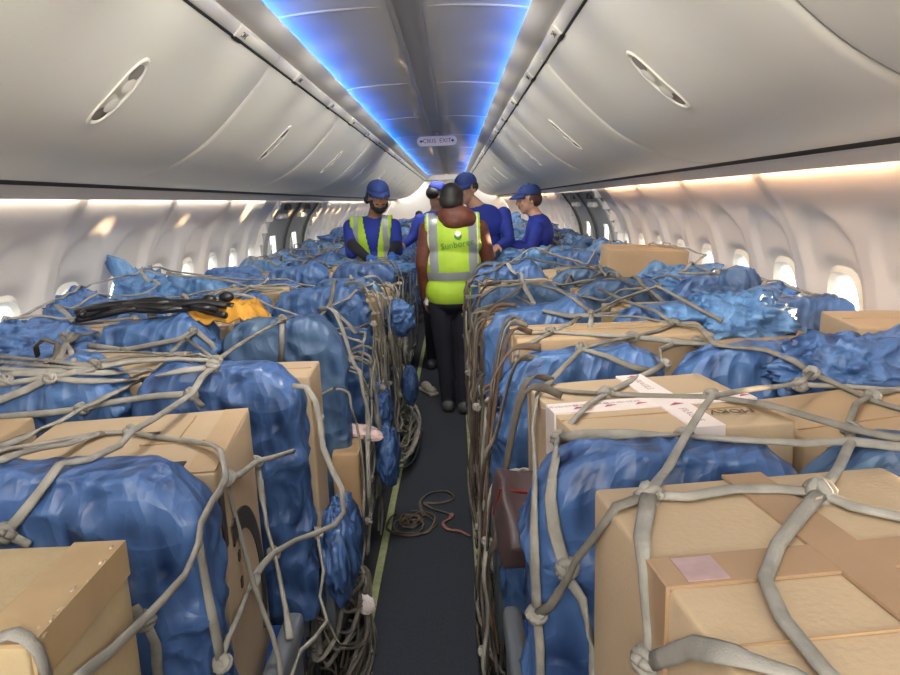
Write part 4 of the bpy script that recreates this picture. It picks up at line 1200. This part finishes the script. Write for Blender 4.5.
tangle('big heap of slack grey webbing at the lower left edge of the aisle', (-.265, 1.98, 0.0), (.10, .34, .52), 26, ['web_grey', 'web_dark', 'web_grey', 'web_dark'], 21)
tangle('small coil of dark webbing lying on the aisle carpet', (-.10, 2.98, .006), (.12, .13, .07), 7, ['web_dark', 'web_brown'], 22, w=.007)
tangle('heap of slack webbing at the left edge of the aisle by the jacketed man', (-.20, 4.0, 0), (.10, .50, .34), 18, ['web_grey', 'web_dark', 'web_light'], 23)
tangle('slack dark cords along the right edge of the aisle, nearest', (.235, 2.05, 0), (.05, .40, .5), 14, ['web_dark', 'hose_black', 'web_grey'], 24, w=.006)
tangle('slack webbing along the right edge of the aisle farther on', (.235, 3.2, 0), (.05, .6, .4), 14, ['web_dark', 'web_brown', 'web_grey'], 25, w=.007)
e = empty('strap_end', (.06, 3.0, .006)); tag(e, 'loose dark strap with a red patterned end lying across the aisle carpet', 'strap')
pp = [P(x, y, z=.014) for x, y in [(424, 516), (420, 502), (430, 493), (446, 491), (454, 498), (440, 503), (425, 503), (432, 508), (448, 513), (452, 516)]]
strap(pp, e, 'web_dark', w=.009, fl=.003, wob=.3)
mat('strap_red', (.30, .13, .11), .8, var=.5, vscale=60)
strap([P(x, y, z=.015) for x, y in [(452, 513), (450, 518), (443, 523), (448, 529), (460, 531), (470, 536)]], e, 'strap_red', w=.011, fl=.003, wob=.2)
#@@PEOPLE
# ------------------------------------------------------------------ people
def remesh(prims, name, mats, parent, voxel=.008, smooth=6, rule=None, keep=None, grow=0, loc=Vector((0, 0, 0))):
    # prims: ('c', p0, p1, r0, r1, tag) tapered limb | ('e', centre, radii, euler, tag) ellipsoid
    m = MB()
    for p in prims:
        if p[0] == 'c':
            a, b_ = Vector(p[1]), Vector(p[2]); r0, r1 = p[3] + grow, p[4] + grow; n = 8
            m.sweep([a.lerp(b_, i / n) for i in range(n + 1)], [r0 + (r1 - r0) * i / n for i in range(n + 1)], 16, up=Vector((.3, .5, .8)))
            m.ell(a, (r0, r0, r0), 16, 10); m.ell(b_, (r1, r1, r1), 16, 10)
        else:
            from mathutils import Euler
            m.ell(p[1], tuple(r + grow for r in p[2]), 24, 16, M=Euler(p[3]).to_matrix())
    o = m.build(name, 'skin'); md = o.modifiers.new('r', 'REMESH'); md.mode = 'VOXEL'; md.voxel_size = voxel
    sm = o.modifiers.new('s', 'SMOOTH'); sm.iterations = smooth; sm.factor = .5
    me = bpy.data.meshes.new_from_object(o.evaluated_get(bpy.context.evaluated_depsgraph_get()))
    bpy.data.objects.remove(o)
    vs_ = [v.co.copy() for v in me.vertices]; fs = [tuple(p.vertices) for p in me.polygons]
    def near(c):
        best, bt = 1e9, 0
        for p in prims:
            if p[0] == 'c':
                a, b_ = Vector(p[1]), Vector(p[2]); ab = b_ - a; t = max(0, min(1, (c - a).dot(ab) / max(ab.length_squared, 1e-9)))
                d = (c - a - ab * t).length - (p[3] + (p[4] - p[3]) * t)
            else:
                q = c - Vector(p[1]); r = min(p[2]); d = (Vector((q.x / p[2][0], q.y / p[2][1], q.z / p[2][2])).length - 1) * r
            if d < best: best, bt = d, p[-1]
        return bt
    out = MB(); out.v = [tuple(v) for v in vs_]; names = list(mats)
    for f in fs:
        c = sum((vs_[i] for i in f), Vector()) / len(f)
        if keep and not keep(c): continue
        t = rule(c, near) if rule else near(c)
        out.f.append(f); out.m.append(names.index(t) if t in names else 0)
    used = sorted({i for f in out.f for i in f}); mp = {k: n for n, k in enumerate(used)}
    out.v = [out.v[i] for i in used]; out.f = [tuple(mp[i] for i in f) for f in out.f]
    return out.build(name, names, parent)
def hand(pr, w, d, side, tagn, s=1.0, curl=.5, nrm=None):
    # palm, four unequal bent fingers and a thumb from the side of the palm; w wrist, d direction
    w = Vector(w); d = Vector(d).normalized(); n = Vector(nrm) if nrm else Vector((0, 1, 0)); n = (n - n.dot(d) * d).normalized(); a = d.cross(n).normalized() * side
    pr.append(('c', w, w + d * .035 * s, .024 * s, .030 * s, tagn)); pc = w + d * .085 * s
    for k in (-1, 0, 1): pr.append(('c', w + d * .03 * s + a * .012 * k * s, pc + a * .020 * k * s, .017 * s, .015 * s, tagn))
    for k, L in zip((-1.5, -.5, .5, 1.5), (.062, .075, .072, .056)):
        b_ = pc + a * .0165 * k * s; d2 = (d * math.cos(curl) - n * math.sin(curl)).normalized(); j = b_ + d2 * L * .5 * s
        d3 = (d * math.cos(curl * 2) - n * math.sin(curl * 2)).normalized()
        pr.append(('c', b_, j, .0098 * s, .0088 * s, tagn)); pr.append(('c', j, j + d3 * L * .5 * s, .0088 * s, .0072 * s, tagn))
    tb = w + d * .03 * s + a * .024 * s; tj = tb + (d * .6 + a * .8).normalized() * .038 * s
    pr.append(('c', tb, tj, .0125 * s, .0105 * s, tagn)); pr.append(('c', tj, tj + (d * .9 + a * .2 - n * .4).normalized() * .030 * s, .0105 * s, .0085 * s, tagn))
def head_prims(c, yaw, pitch, skin, beard=None):
    # c = head centre; yaw: facing direction angle (0 = towards -y, the camera), pitch down positive
    Rm = Matrix.Rotation(yaw, 3, 'Z') @ Matrix.Rotation(pitch, 3, 'X'); c = Vector(c)
    T = lambda x, y, z: c + Rm @ Vector((x, y, z)); eu = Rm.to_euler()
    pr = [('e', T(0, .010, .020), (.076, .094, .092), eu, skin), ('e', T(0, -.018, -.045), (.060, .072, .070), eu, skin),
          ('e', T(0, -.045, -.092), (.034, .032, .026), eu, skin),
          ('c', T(0, -.083, .008), T(0, -.104, -.028), .009, .0135, skin), ('e', T(0, -.078, .022), (.046, .018, .012), eu, skin),
          ('e', T(.036, -.068, -.028), (.022, .020, .020), eu, skin), ('e', T(-.036, -.068, -.028), (.022, .020, .020), eu, skin),
          ('e', T(.077, .012, -.012), (.009, .020, .031), eu, skin), ('e', T(-.077, .012, -.012), (.009, .020, .031), eu, skin),
          ('e', T(0, -.086, -.056), (.024, .012, .007), eu, 'lip'), ('e', T(0, -.083, -.067), (.021, .012, .008), eu, 'lip')]
    return pr, T, Rm
def eyes(T, Rm, parent):
    for sx in (-1, 1):
        m = MB(); m.ell(T(sx * .031, -.078, .004), (.0125, .008, .0075), 10, 6); m.ell(T(sx * .031, -.0845, .004), (.0055, .003, .0055), 8, 5, mi=1)
        m.build('eye', ['eye_white', 'hair_black'], parent)
        m = MB(); m.sweep([T(sx * .015, -.092, .024), T(sx * .033, -.091, .030), T(sx * .052, -.080, .025)], [.004, .005, .003], 6); m.build('eyebrow', 'hair_black', parent)
def cap(T, parent, mt='cap_blue', brim_dir=1):
    m = MB(); nu, nv = 28, 10
    for j in range(nv + 1):
        ph = math.pi / 2 * j / nv
        for i in range(nu):
            th = 2 * math.pi * i / nu; m.v.append(tuple(T(.086 * math.cos(th) * math.cos(ph) ** .8, .012 + .104 * math.sin(th) * math.cos(ph) ** .8, .042 + .082 * math.sin(ph))))
    for j in range(nv):
        for i in range(nu): i2 = (i + 1) % nu; m.f.append((j * nu + i, j * nu + i2, (j + 1) * nu + i2, (j + 1) * nu + i)); m.m.append(0)
    o = len(m.v)
    for i in range(nu):
        th = 2 * math.pi * i / nu; m.v.append(tuple(T(.083 * math.cos(th), .012 + .100 * math.sin(th), .034)))
    for i in range(nu): i2 = (i + 1) % nu; m.f.append((i2, i, o + i, o + i2)); m.m.append(0)
    m.ell(T(0, .012, .126), (.008, .008, .005), 8, 5)
    e = m.build('cap', mt, parent); md = e.modifiers.new('t', 'SOLIDIFY'); md.thickness = .004
    m = MB(); n = 14
    for k, (f, dz) in enumerate(((0, 0), (.5, .004), (1, -.002))):
        for i in range(n + 1):
            a = math.pi * (1.12 + .76 * i / n); m.v.append(tuple(T(.084 * math.cos(a), .012 + (.100 + .075 * f) * math.sin(a) , .046 - .022 * f * f - .016 * abs(math.cos(a)) * f + dz)))
    for k in range(2):
        for i in range(n): q = k * (n + 1) + i; m.f.append((q, q + 1, q + n + 2, q + n + 1)); m.m.append(0)
    b_ = m.build('brim', mt, e); md = b_.modifiers.new('t', 'SOLIDIFY'); md.thickness = .004
    return e
def hair(T, Rm, parent, mt, prims):
    pr = [('e', T(*c), r, Rm.to_euler(), mt) if len(r) == 3 else ('c', T(*c), T(*r[0]), r[1], r[2], mt) for c, r in prims]
    return remesh(pr, 'hair', [mt], parent, voxel=.007, smooth=3)
def person(label, loc=(0, 0, 0)):
    e = empty('person', loc); tag(e, label, 'person'); return e

# man in the aisle seen from behind: rust padded jacket, yellow vest
e = person('man in rust brown hooded jacket and yellow reflective vest standing in the aisle, back turned')
ox, oy = .130, 4.74
hc = (ox + .02, oy - .02, 1.525)
pr, T, Rm = head_prims(hc, math.pi - .25, .30, 'skin')
tor = [('e', (ox + .015, oy, 1.27), (.20, .130, .17), (0, 0, -.12), 'rust_jacket'), ('e', (ox + .01, oy, 1.08), (.185, .135, .20), (0, 0, 0), 'rust_jacket'),
       ('e', (ox, oy, .90), (.180, .130, .15), (0, 0, 0), 'rust_jacket'), ('e', (ox + .03, oy, 1.365), (.16, .095, .075), (0, .10, 0), 'rust_jacket')]
body = pr + tor + [
    ('c', (ox + .025, oy, 1.38), (ox + .025, oy - .015, 1.46), .062, .055, 'skin'),
    ('c', (ox - .155, oy, 1.335), (ox - .200, oy - .02, 1.10), .066, .056, 'rust_jacket'), ('c', (ox - .200, oy - .02, 1.10), (ox - .195, oy + .05, .865), .054, .043, 'rust_jacket'),
    ('c', (ox + .200, oy, 1.33), (ox + .255, oy + .06, 1.12), .066, .056, 'rust_jacket'), ('c', (ox + .255, oy + .06, 1.12), (ox + .16, oy + .27, 1.08), .054, .042, 'rust_jacket'),
    ('e', (ox, oy, .83), (.175, .130, .09), (0, 0, 0), 'navy_trousers'),
    ('c', (ox - .085, oy, .82), (ox - .075, oy + .02, .47), .098, .070, 'navy_trousers'), ('c', (ox - .075, oy + .02, .47), (ox - .06, oy + .03, .10), .068, .055, 'navy_trousers'),
    ('c', (ox + .085, oy, .82), (ox + .075, oy + .01, .47), .098, .070, 'navy_trousers'), ('c', (ox + .075, oy + .01, .47), (ox + .055, oy - .02, .10), .068, .055, 'navy_trousers'),
    ('c', (ox - .06, oy - .01, .052), (ox - .075, oy + .15, .045), .047, .038, 'shoe_grey'), ('c', (ox + .055, oy - .06, .052), (ox + .075, oy + .11, .045), .047, .038, 'shoe_grey')]
hand(body, (ox - .193, oy + .055, .855), (.05, .1, -1), -1, 'skin', 1.0, .45, nrm=(-1, 0, 0))
hand(body, (ox + .15, oy + .29, 1.075), (-.5, .8, -.1), 1, 'skin', 1.0, .4, nrm=(0, 0, 1))
remesh(body, 'body', ['skin', 'rust_jacket', 'navy_trousers', 'shoe_grey', 'lip'], e, voxel=.0075)
eyes(T, Rm, e)
hair(T, Rm, e, 'hair_black', [((0, .028, .034), (.082, .088, .086)), ((0, .060, -.020), (.070, .055, .065)), ((.06, .03, .0), (.024, .04, .05)), ((-.06, .03, .0), (.024, .04, .05))])
remesh([('e', (ox + .05, oy - .070, 1.415), (.135, .085, .088), (.25, .14, 0), 'r'), ('e', (ox + .035, oy - .105, 1.385), (.090, .052, .055), (.5, 0, 0), 'r'), ('c', (ox - .07, oy - .02, 1.43), (ox - .05, oy + .05, 1.42), .035, .03, 'r'), ('c', (ox + .13, oy - .02, 1.43), (ox + .11, oy + .05, 1.42), .035, .03, 'r')],
       'hood', ['rust_jacket'], e, voxel=.008)
def vest_keep(cx, cy, z0, z1, arm, neck, tilt=0):
    def k(c):
        if not (z0 < c.z < z1): return False
        x = abs(c.x - cx - tilt * (c.z - 1.1))
        if c.z > 1.14 and x > arm + max(0, (1.26 - c.z)) * .35: return False
        if x < neck * (c.z - 1.37) / .06 and c.z > 1.37: return False
        return True
    return k
vt = [p for p in tor] + [('c', (ox - .12, oy, 1.37), (ox + .17, oy, 1.36), .075, .075, 'v')]
band = lambda c, near: 'reflective' if (.985 < c.z < 1.045) or (abs(abs(c.x - ox - .015) - .135) < .030 and c.z > 1.04) else ('vest_trim' if abs(abs(c.x - ox - .015) - .170) < .006 and c.z > 1.1 else 'hivis')
v = remesh(vt, 'vest', ['hivis', 'reflective', 'vest_trim'], e, voxel=.0075, grow=.016, rule=band, keep=vest_keep(ox + .015, oy, .80, 1.45, .190, .10))
md = v.modifiers.new('t', 'SOLIDIFY'); md.thickness = .003
# print on the back of the vest
LB = BVHTree.FromPolygons([q.co for q in v.data.vertices], [tuple(p.vertices) for p in v.data.polygons])
def back_y(x, z):
    h = LB.ray_cast(Vector((x, oy - .6, z)), Vector((0, 1, 0))); return h[0].y if h[0] is not None else oy - .145
tx = text('vest_lettering', 'Sunboree', .060, Matrix.Translation((ox + .045, oy - .2, 1.235)) @ Matrix.Rotation(math.radians(-8), 4, 'Y') @ RX, 'vest_text', e, ext=.0006)
mw = tx.matrix_basis.copy(); tx.matrix_basis = Matrix.Identity(4)
for q in tx.data.vertices:
    c = mw @ q.co; c.y = back_y(c.x, c.z) - .004 + (c.y - (oy - .2)); q.co = c
m = MB(); m.ell((ox + .05, back_y(ox + .05, 1.305) - .003, 1.305), (.024, .003, .024), 16, 6); m.build('vest_emblem', 'white_paper', e)
m = MB(); m.sweep([Vector((ox + .05 + .022 * math.cos(a / 8 * math.pi + math.pi), back_y(ox + .05, 1.30) - .007, 1.303 + .024 * math.sin(a / 8 * math.pi + math.pi))) for a in range(9)], [.002, .006, .009, .010, .011, .010, .009, .006, .002], 8, flat=.002, up=Vector((0, 1, 0))); m.build('vest_emblem_green', 'vest_text', e)  # green crescent of the printed emblem
m = MB(); m.rbox(-.012, .012, -.03, .03, -.05, .05, r=.004, n=2); ph = m.build('white_card', 'white_paper', e); ph.location = (ox - .175, oy - .01, .86); ph.rotation_euler = (.2, .3, .3)

# bearded man leaning on the cargo at the left
e = person('bearded man in blue cap and yellow vest leaning on the cargo left of the aisle')
ox, oy = -.50, 5.42
pr, T, Rm = head_prims((ox + .075, oy - .10, 1.585), .30, .22, 'skin')
tor = [('e', (ox, oy, 1.27), (.185, .118, .17), (0, 0, 0), 'royal_blue'), ('e', (ox, oy + .02, 1.08), (.170, .122, .19), (0, 0, 0), 'royal_blue'),
       ('e', (ox, oy + .02, .92), (.165, .120, .13), (0, 0, 0), 'royal_blue'), ('e', (ox + .01, oy, 1.375), (.155, .090, .065), (0, 0, 0), 'royal_blue')]
body = pr + tor + [
    ('c', (ox + .02, oy, 1.40), (ox + .06, oy - .06, 1.52), .058, .052, 'skin'),
    ('c', (ox - .17, oy - .01, 1.355), (ox - .155, oy - .12, 1.16), .060, .052, 'royal_blue'), ('c', (ox - .150, oy - .12, 1.22), (ox - .02, oy - .25, 1.125), .047, .034, 'black_sleeve'),
    ('c', (ox + .175, oy - .01, 1.35), (ox + .20, oy - .09, 1.16), .060, .050, 'royal_blue'), ('c', (ox + .20, oy - .09, 1.20), (ox + .17, oy - .25, 1.14), .046, .034, 'black_sleeve'),
    ('c', (ox - .085, oy + .03, .84), (ox - .085, oy - .0, .48), .088, .062, 'navy_trousers'), ('c', (ox - .085, oy, .48), (ox - .085, oy + .03, .10), .060, .050, 'navy_trousers'),
    ('c', (ox + .085, oy + .03, .84), (ox + .085, oy - .0, .48), .088, .062, 'navy_trousers'), ('c', (ox + .085, oy, .48), (ox + .085, oy + .03, .10), .060, .050, 'navy_trousers'),
    ('c', (ox - .085, oy + .03, .05), (ox - .085, oy - .12, .045), .046, .038, 'shoe_grey'), ('c', (ox + .085, oy + .03, .05), (ox + .085, oy - .12, .045), .046, .038, 'shoe_grey')]
hand(body, (ox - .01, oy - .26, 1.125), (.7, -.7, -.15), 1, 'glove_blue', 1.0, .3, nrm=(0, 0, 1))
hand(body, (ox + .17, oy - .26, 1.14), (.1, -1, -.15), -1, 'glove_blue', 1.0, .3, nrm=(0, 0, 1))
remesh(body, 'body', ['skin', 'royal_blue', 'navy_trousers', 'shoe_grey', 'lip', 'black_sleeve', 'glove_blue'], e, voxel=.0075)
eyes(T, Rm, e); cap(T, e)
hair(T, Rm, e, 'hair_black', [((.0, .055, .0), (.088, .070, .075)), ((.076, .025, .0), (.016, .030, .040)), ((-.076, .025, .0), (.018, .034, .042)), ((-.078, .055, -.035), (.026, .03, .035)), ((.074, .055, -.03), (.022, .03, .03))])
pr2 = [('e', T(0, -.045, -.088), (.052, .048, .040), Rm.to_euler(), 'b'), ('e', T(.052, -.025, -.055), (.020, .045, .045), Rm.to_euler(), 'b'), ('e', T(-.052, -.025, -.055), (.020, .045, .045), Rm.to_euler(), 'b'),
       ('c', T(-.034, -.084, -.045), T(.034, -.084, -.045), .007, .007, 'b'), ('e', T(0, -.070, -.082), (.030, .022, .016), Rm.to_euler(), 'b')]
remesh(pr2, 'beard', ['hair_black'], e, voxel=.006, smooth=3)
def front_open(c):
    if not (.86 < c.z < 1.435): return False
    x = c.x - ox
    if c.z > 1.16 and abs(x) > .165 + max(0, 1.26 - c.z) * .4: return False
    if c.y < oy and abs(x - .015) < .028 + max(0, c.z - 1.15) * .18: return False
    if abs(x) < .06 and c.z > 1.38: return False
    return True
v = remesh(tor + [('c', (ox - .13, oy, 1.37), (ox + .13, oy, 1.37), .068, .068, 'v')], 'vest', ['hivis', 'reflective', 'vest_trim'], e, voxel=.0075, grow=.016, keep=front_open,
           rule=lambda c, near: 'reflective' if (1.02 < c.z < 1.07) or (abs(abs(c.x - ox) - .115) < .020 and c.z > 1.07) else 'hivis')
md = v.modifiers.new('t', 'SOLIDIFY'); md.thickness = .003

# two men in royal blue behind the jacketed man, and the one in profile on the right
def blue_man(label, ox, oy, hz, yaw, pitch, hx, hy, arms, lean=(0, 0), skin='skin_light', hairc='hair_black', body_yaw=0, capc='cap_blue', hair_pr=None, scale=1.0, hood=False, extra=None):
    e = person(label)
    pr, T, Rm = head_prims((ox + hx, oy + hy, hz), yaw, pitch, skin)
    lx, ly = lean; z_s = hz - .190
    tor = [('e', (ox + lx * .8, oy + ly * .8, z_s - .10), (.185, .120, .17), (0, 0, body_yaw), 'royal_blue'), ('e', (ox + lx * .4, oy + ly * .4, z_s - .29), (.165, .120, .19), (0, 0, body_yaw), 'royal_blue'),
           ('e', (ox, oy, z_s - .46), (.165, .12, .13), (0, 0, body_yaw), 'royal_blue'), ('e', (ox + lx, oy + ly, z_s), (.150, .092, .068), (0, 0, body_yaw), 'royal_blue')]
    z_h = z_s - .53
    body = pr + tor + [('c', (ox + lx, oy + ly, z_s + .02), (ox + hx, oy + hy + .01, hz - .06), .057, .052, skin)]
    for s_ in (-1, 1):
        body += [('c', (ox + s_ * .085, oy, z_h), (ox + s_ * .085, oy, z_h * .56), .09, .062, 'navy_trousers'), ('c', (ox + s_ * .085, oy, z_h * .56), (ox + s_ * .085, oy, .10), .060, .05, 'navy_trousers'),
                 ('c', (ox + s_ * .085, oy + .02, .05), (ox + s_ * .085 , oy - .12, .045), .046, .038, 'shoe_grey')]
    for (sh, el, wr, hd, sd) in arms:
        body += [('c', sh, el, .060, .050, 'royal_blue'), ('c', el, wr, .048, .036, 'royal_blue')]
        hand(body, wr, hd, sd, skin, 1.0, .35, nrm=(0, 0, 1))
    remesh(body, 'body', [skin, 'royal_blue', 'navy_trousers', 'shoe_grey', 'lip'], e, voxel=.008)
    eyes(T, Rm, e); cap(T, e, capc)
    hair(T, Rm, e, hairc, hair_pr or [((0, .052, .005), (.082, .066, .062)), ((.074, .015, .006), (.012, .028, .032)), ((-.074, .015, .006), (.012, .028, .032))])
    return e
x, y = .40, 5.62
blue_man('capped man in royal blue looking down, partly hidden behind the jacketed man', x, y, 1.622, -.62, .22, -.14, -.10,
         [((x - .17, y - .05, 1.40), (x - .22, y - .18, 1.18), (x - .05, y - .34, 1.16), (.8, -.5, -.2), 1), ((x + .17, y, 1.41), (x + .20, y - .12, 1.20), (x + .10, y - .30, 1.16), (-.5, -.8, -.2), -1)], lean=(-.02, -.04), skin='skin_light')
x, y = -.01, 6.15
blue_man('man in royal blue cap and sweatshirt bending over the left cargo, behind the jacketed man', x, y, 1.575, math.pi * .65, .5, .03, 0,
         [((x - .14, y - .02, 1.37), (x - .20, y - .06, 1.23), (x - .27, y - .10, 1.17), (-.7, -.3, -.4), 1), ((x + .15, y, 1.36), (x + .17, y + .12, 1.15), (x + .12, y + .2, 1.12), (-.5, .6, -.2), -1)], lean=(0, 0), skin='skin', capc='royal_blue', body_yaw=.6)
x, y = .90, 5.80
blue_man('young man in royal blue shirt and cap seen in profile, right of the aisle', x, y, 1.520, -math.pi / 2 + .12, .10, -.105, 0,
         [((x - .05, y - .15, 1.27), (x - .12, y - .24, 1.10), (x - .28, y - .28, 1.16), (-1, -.1, -.1), 1), ((x - .02, y + .15, 1.27), (x - .12, y + .2, 1.12), (x - .28, y + .1, 1.14), (-1, 0, -.1), -1)],
         lean=(-.02, 0), skin='skin_light', hairc='hair_brown', body_yaw=math.pi / 2,
         hair_pr=[((0, .056, -.004), (.080, .062, .070)), ((.074, .02, .0), (.012, .035, .038)), ((-.074, .02, .0), (.012, .035, .038))])
# someone crouching far down the cabin
e = person('distant crouching person in a yellow vest at the far end of the left rows')
x, y = -.62, 15.5
pr, T, Rm = head_prims((x, y - .1, 1.22), .2, .6, 'skin')
body = pr + [('e', (x, y, .98), (.20, .15, .18), (.5, 0, 0), 'hivis'), ('e', (x, y + .08, .78), (.17, .15, .16), (0, 0, 0), 'hivis'), ('c', (x, y, 1.08), (x, y - .06, 1.17), .058, .05, 'skin'),
             ('c', (x - .19, y, 1.05), (x - .26, y - .12, .88), .055, .05, 'black_sleeve'), ('c', (x - .26, y - .12, .88), (x - .12, y - .22, .82), .045, .035, 'black_sleeve'),
             ('c', (x + .19, y, 1.05), (x + .26, y - .12, .88), .055, .05, 'black_sleeve'), ('c', (x + .26, y - .12, .88), (x + .12, y - .22, .82), .045, .035, 'black_sleeve'),
             ('c', (x - .1, y + .08, .70), (x - .14, y - .22, .62), .085, .065, 'navy_trousers'), ('c', (x - .14, y - .22, .62), (x - .12, y, .14), .06, .05, 'navy_trousers'), ('c', (x - .12, y, .05), (x - .12, y - .15, .045), .046, .038, 'shoe_grey'),
             ('c', (x + .1, y + .08, .70), (x + .14, y - .22, .62), .085, .065, 'navy_trousers'), ('c', (x + .14, y - .22, .62), (x + .12, y, .14), .06, .05, 'navy_trousers'), ('c', (x + .12, y, .05), (x + .12, y - .15, .045), .046, .038, 'shoe_grey')]
hand(body, (x - .12, y - .23, .82), (.3, -.8, -.2), 1, 'skin', 1, .4, nrm=(0, 0, 1)); hand(body, (x + .12, y - .23, .82), (-.3, -.8, -.2), -1, 'skin', 1, .4, nrm=(0, 0, 1))
remesh(body, 'body', ['skin', 'hivis', 'navy_trousers', 'shoe_grey', 'lip', 'black_sleeve'], e, voxel=.011)
eyes(T, Rm, e); hair(T, Rm, e, 'hair_black', [((0, .03, .035), (.088, .095, .092))])
for _n, _m in (('vest_emblem', 0),): pass
# white shoe of someone behind the heap, left aisle edge
mat('shoe_pale', (.35, .32, .28), .6)
m = MB(); m.rbox(-.04, .04, -.12, .12, 0, .03, r=.012, n=4); m.ell((0, .03, .045), (.038, .07, .045), 14, 8); m.ell((0, -.05, .038), (.040, .07, .030), 14, 8)
o = m.build('shoe', 'shoe_pale'); o.location = (-.10, 5.25, 0.007); o.rotation_euler = (0, 0, .5); tag(o, 'pale shoe at the left edge of the aisle beside the dark trousers', 'shoe')
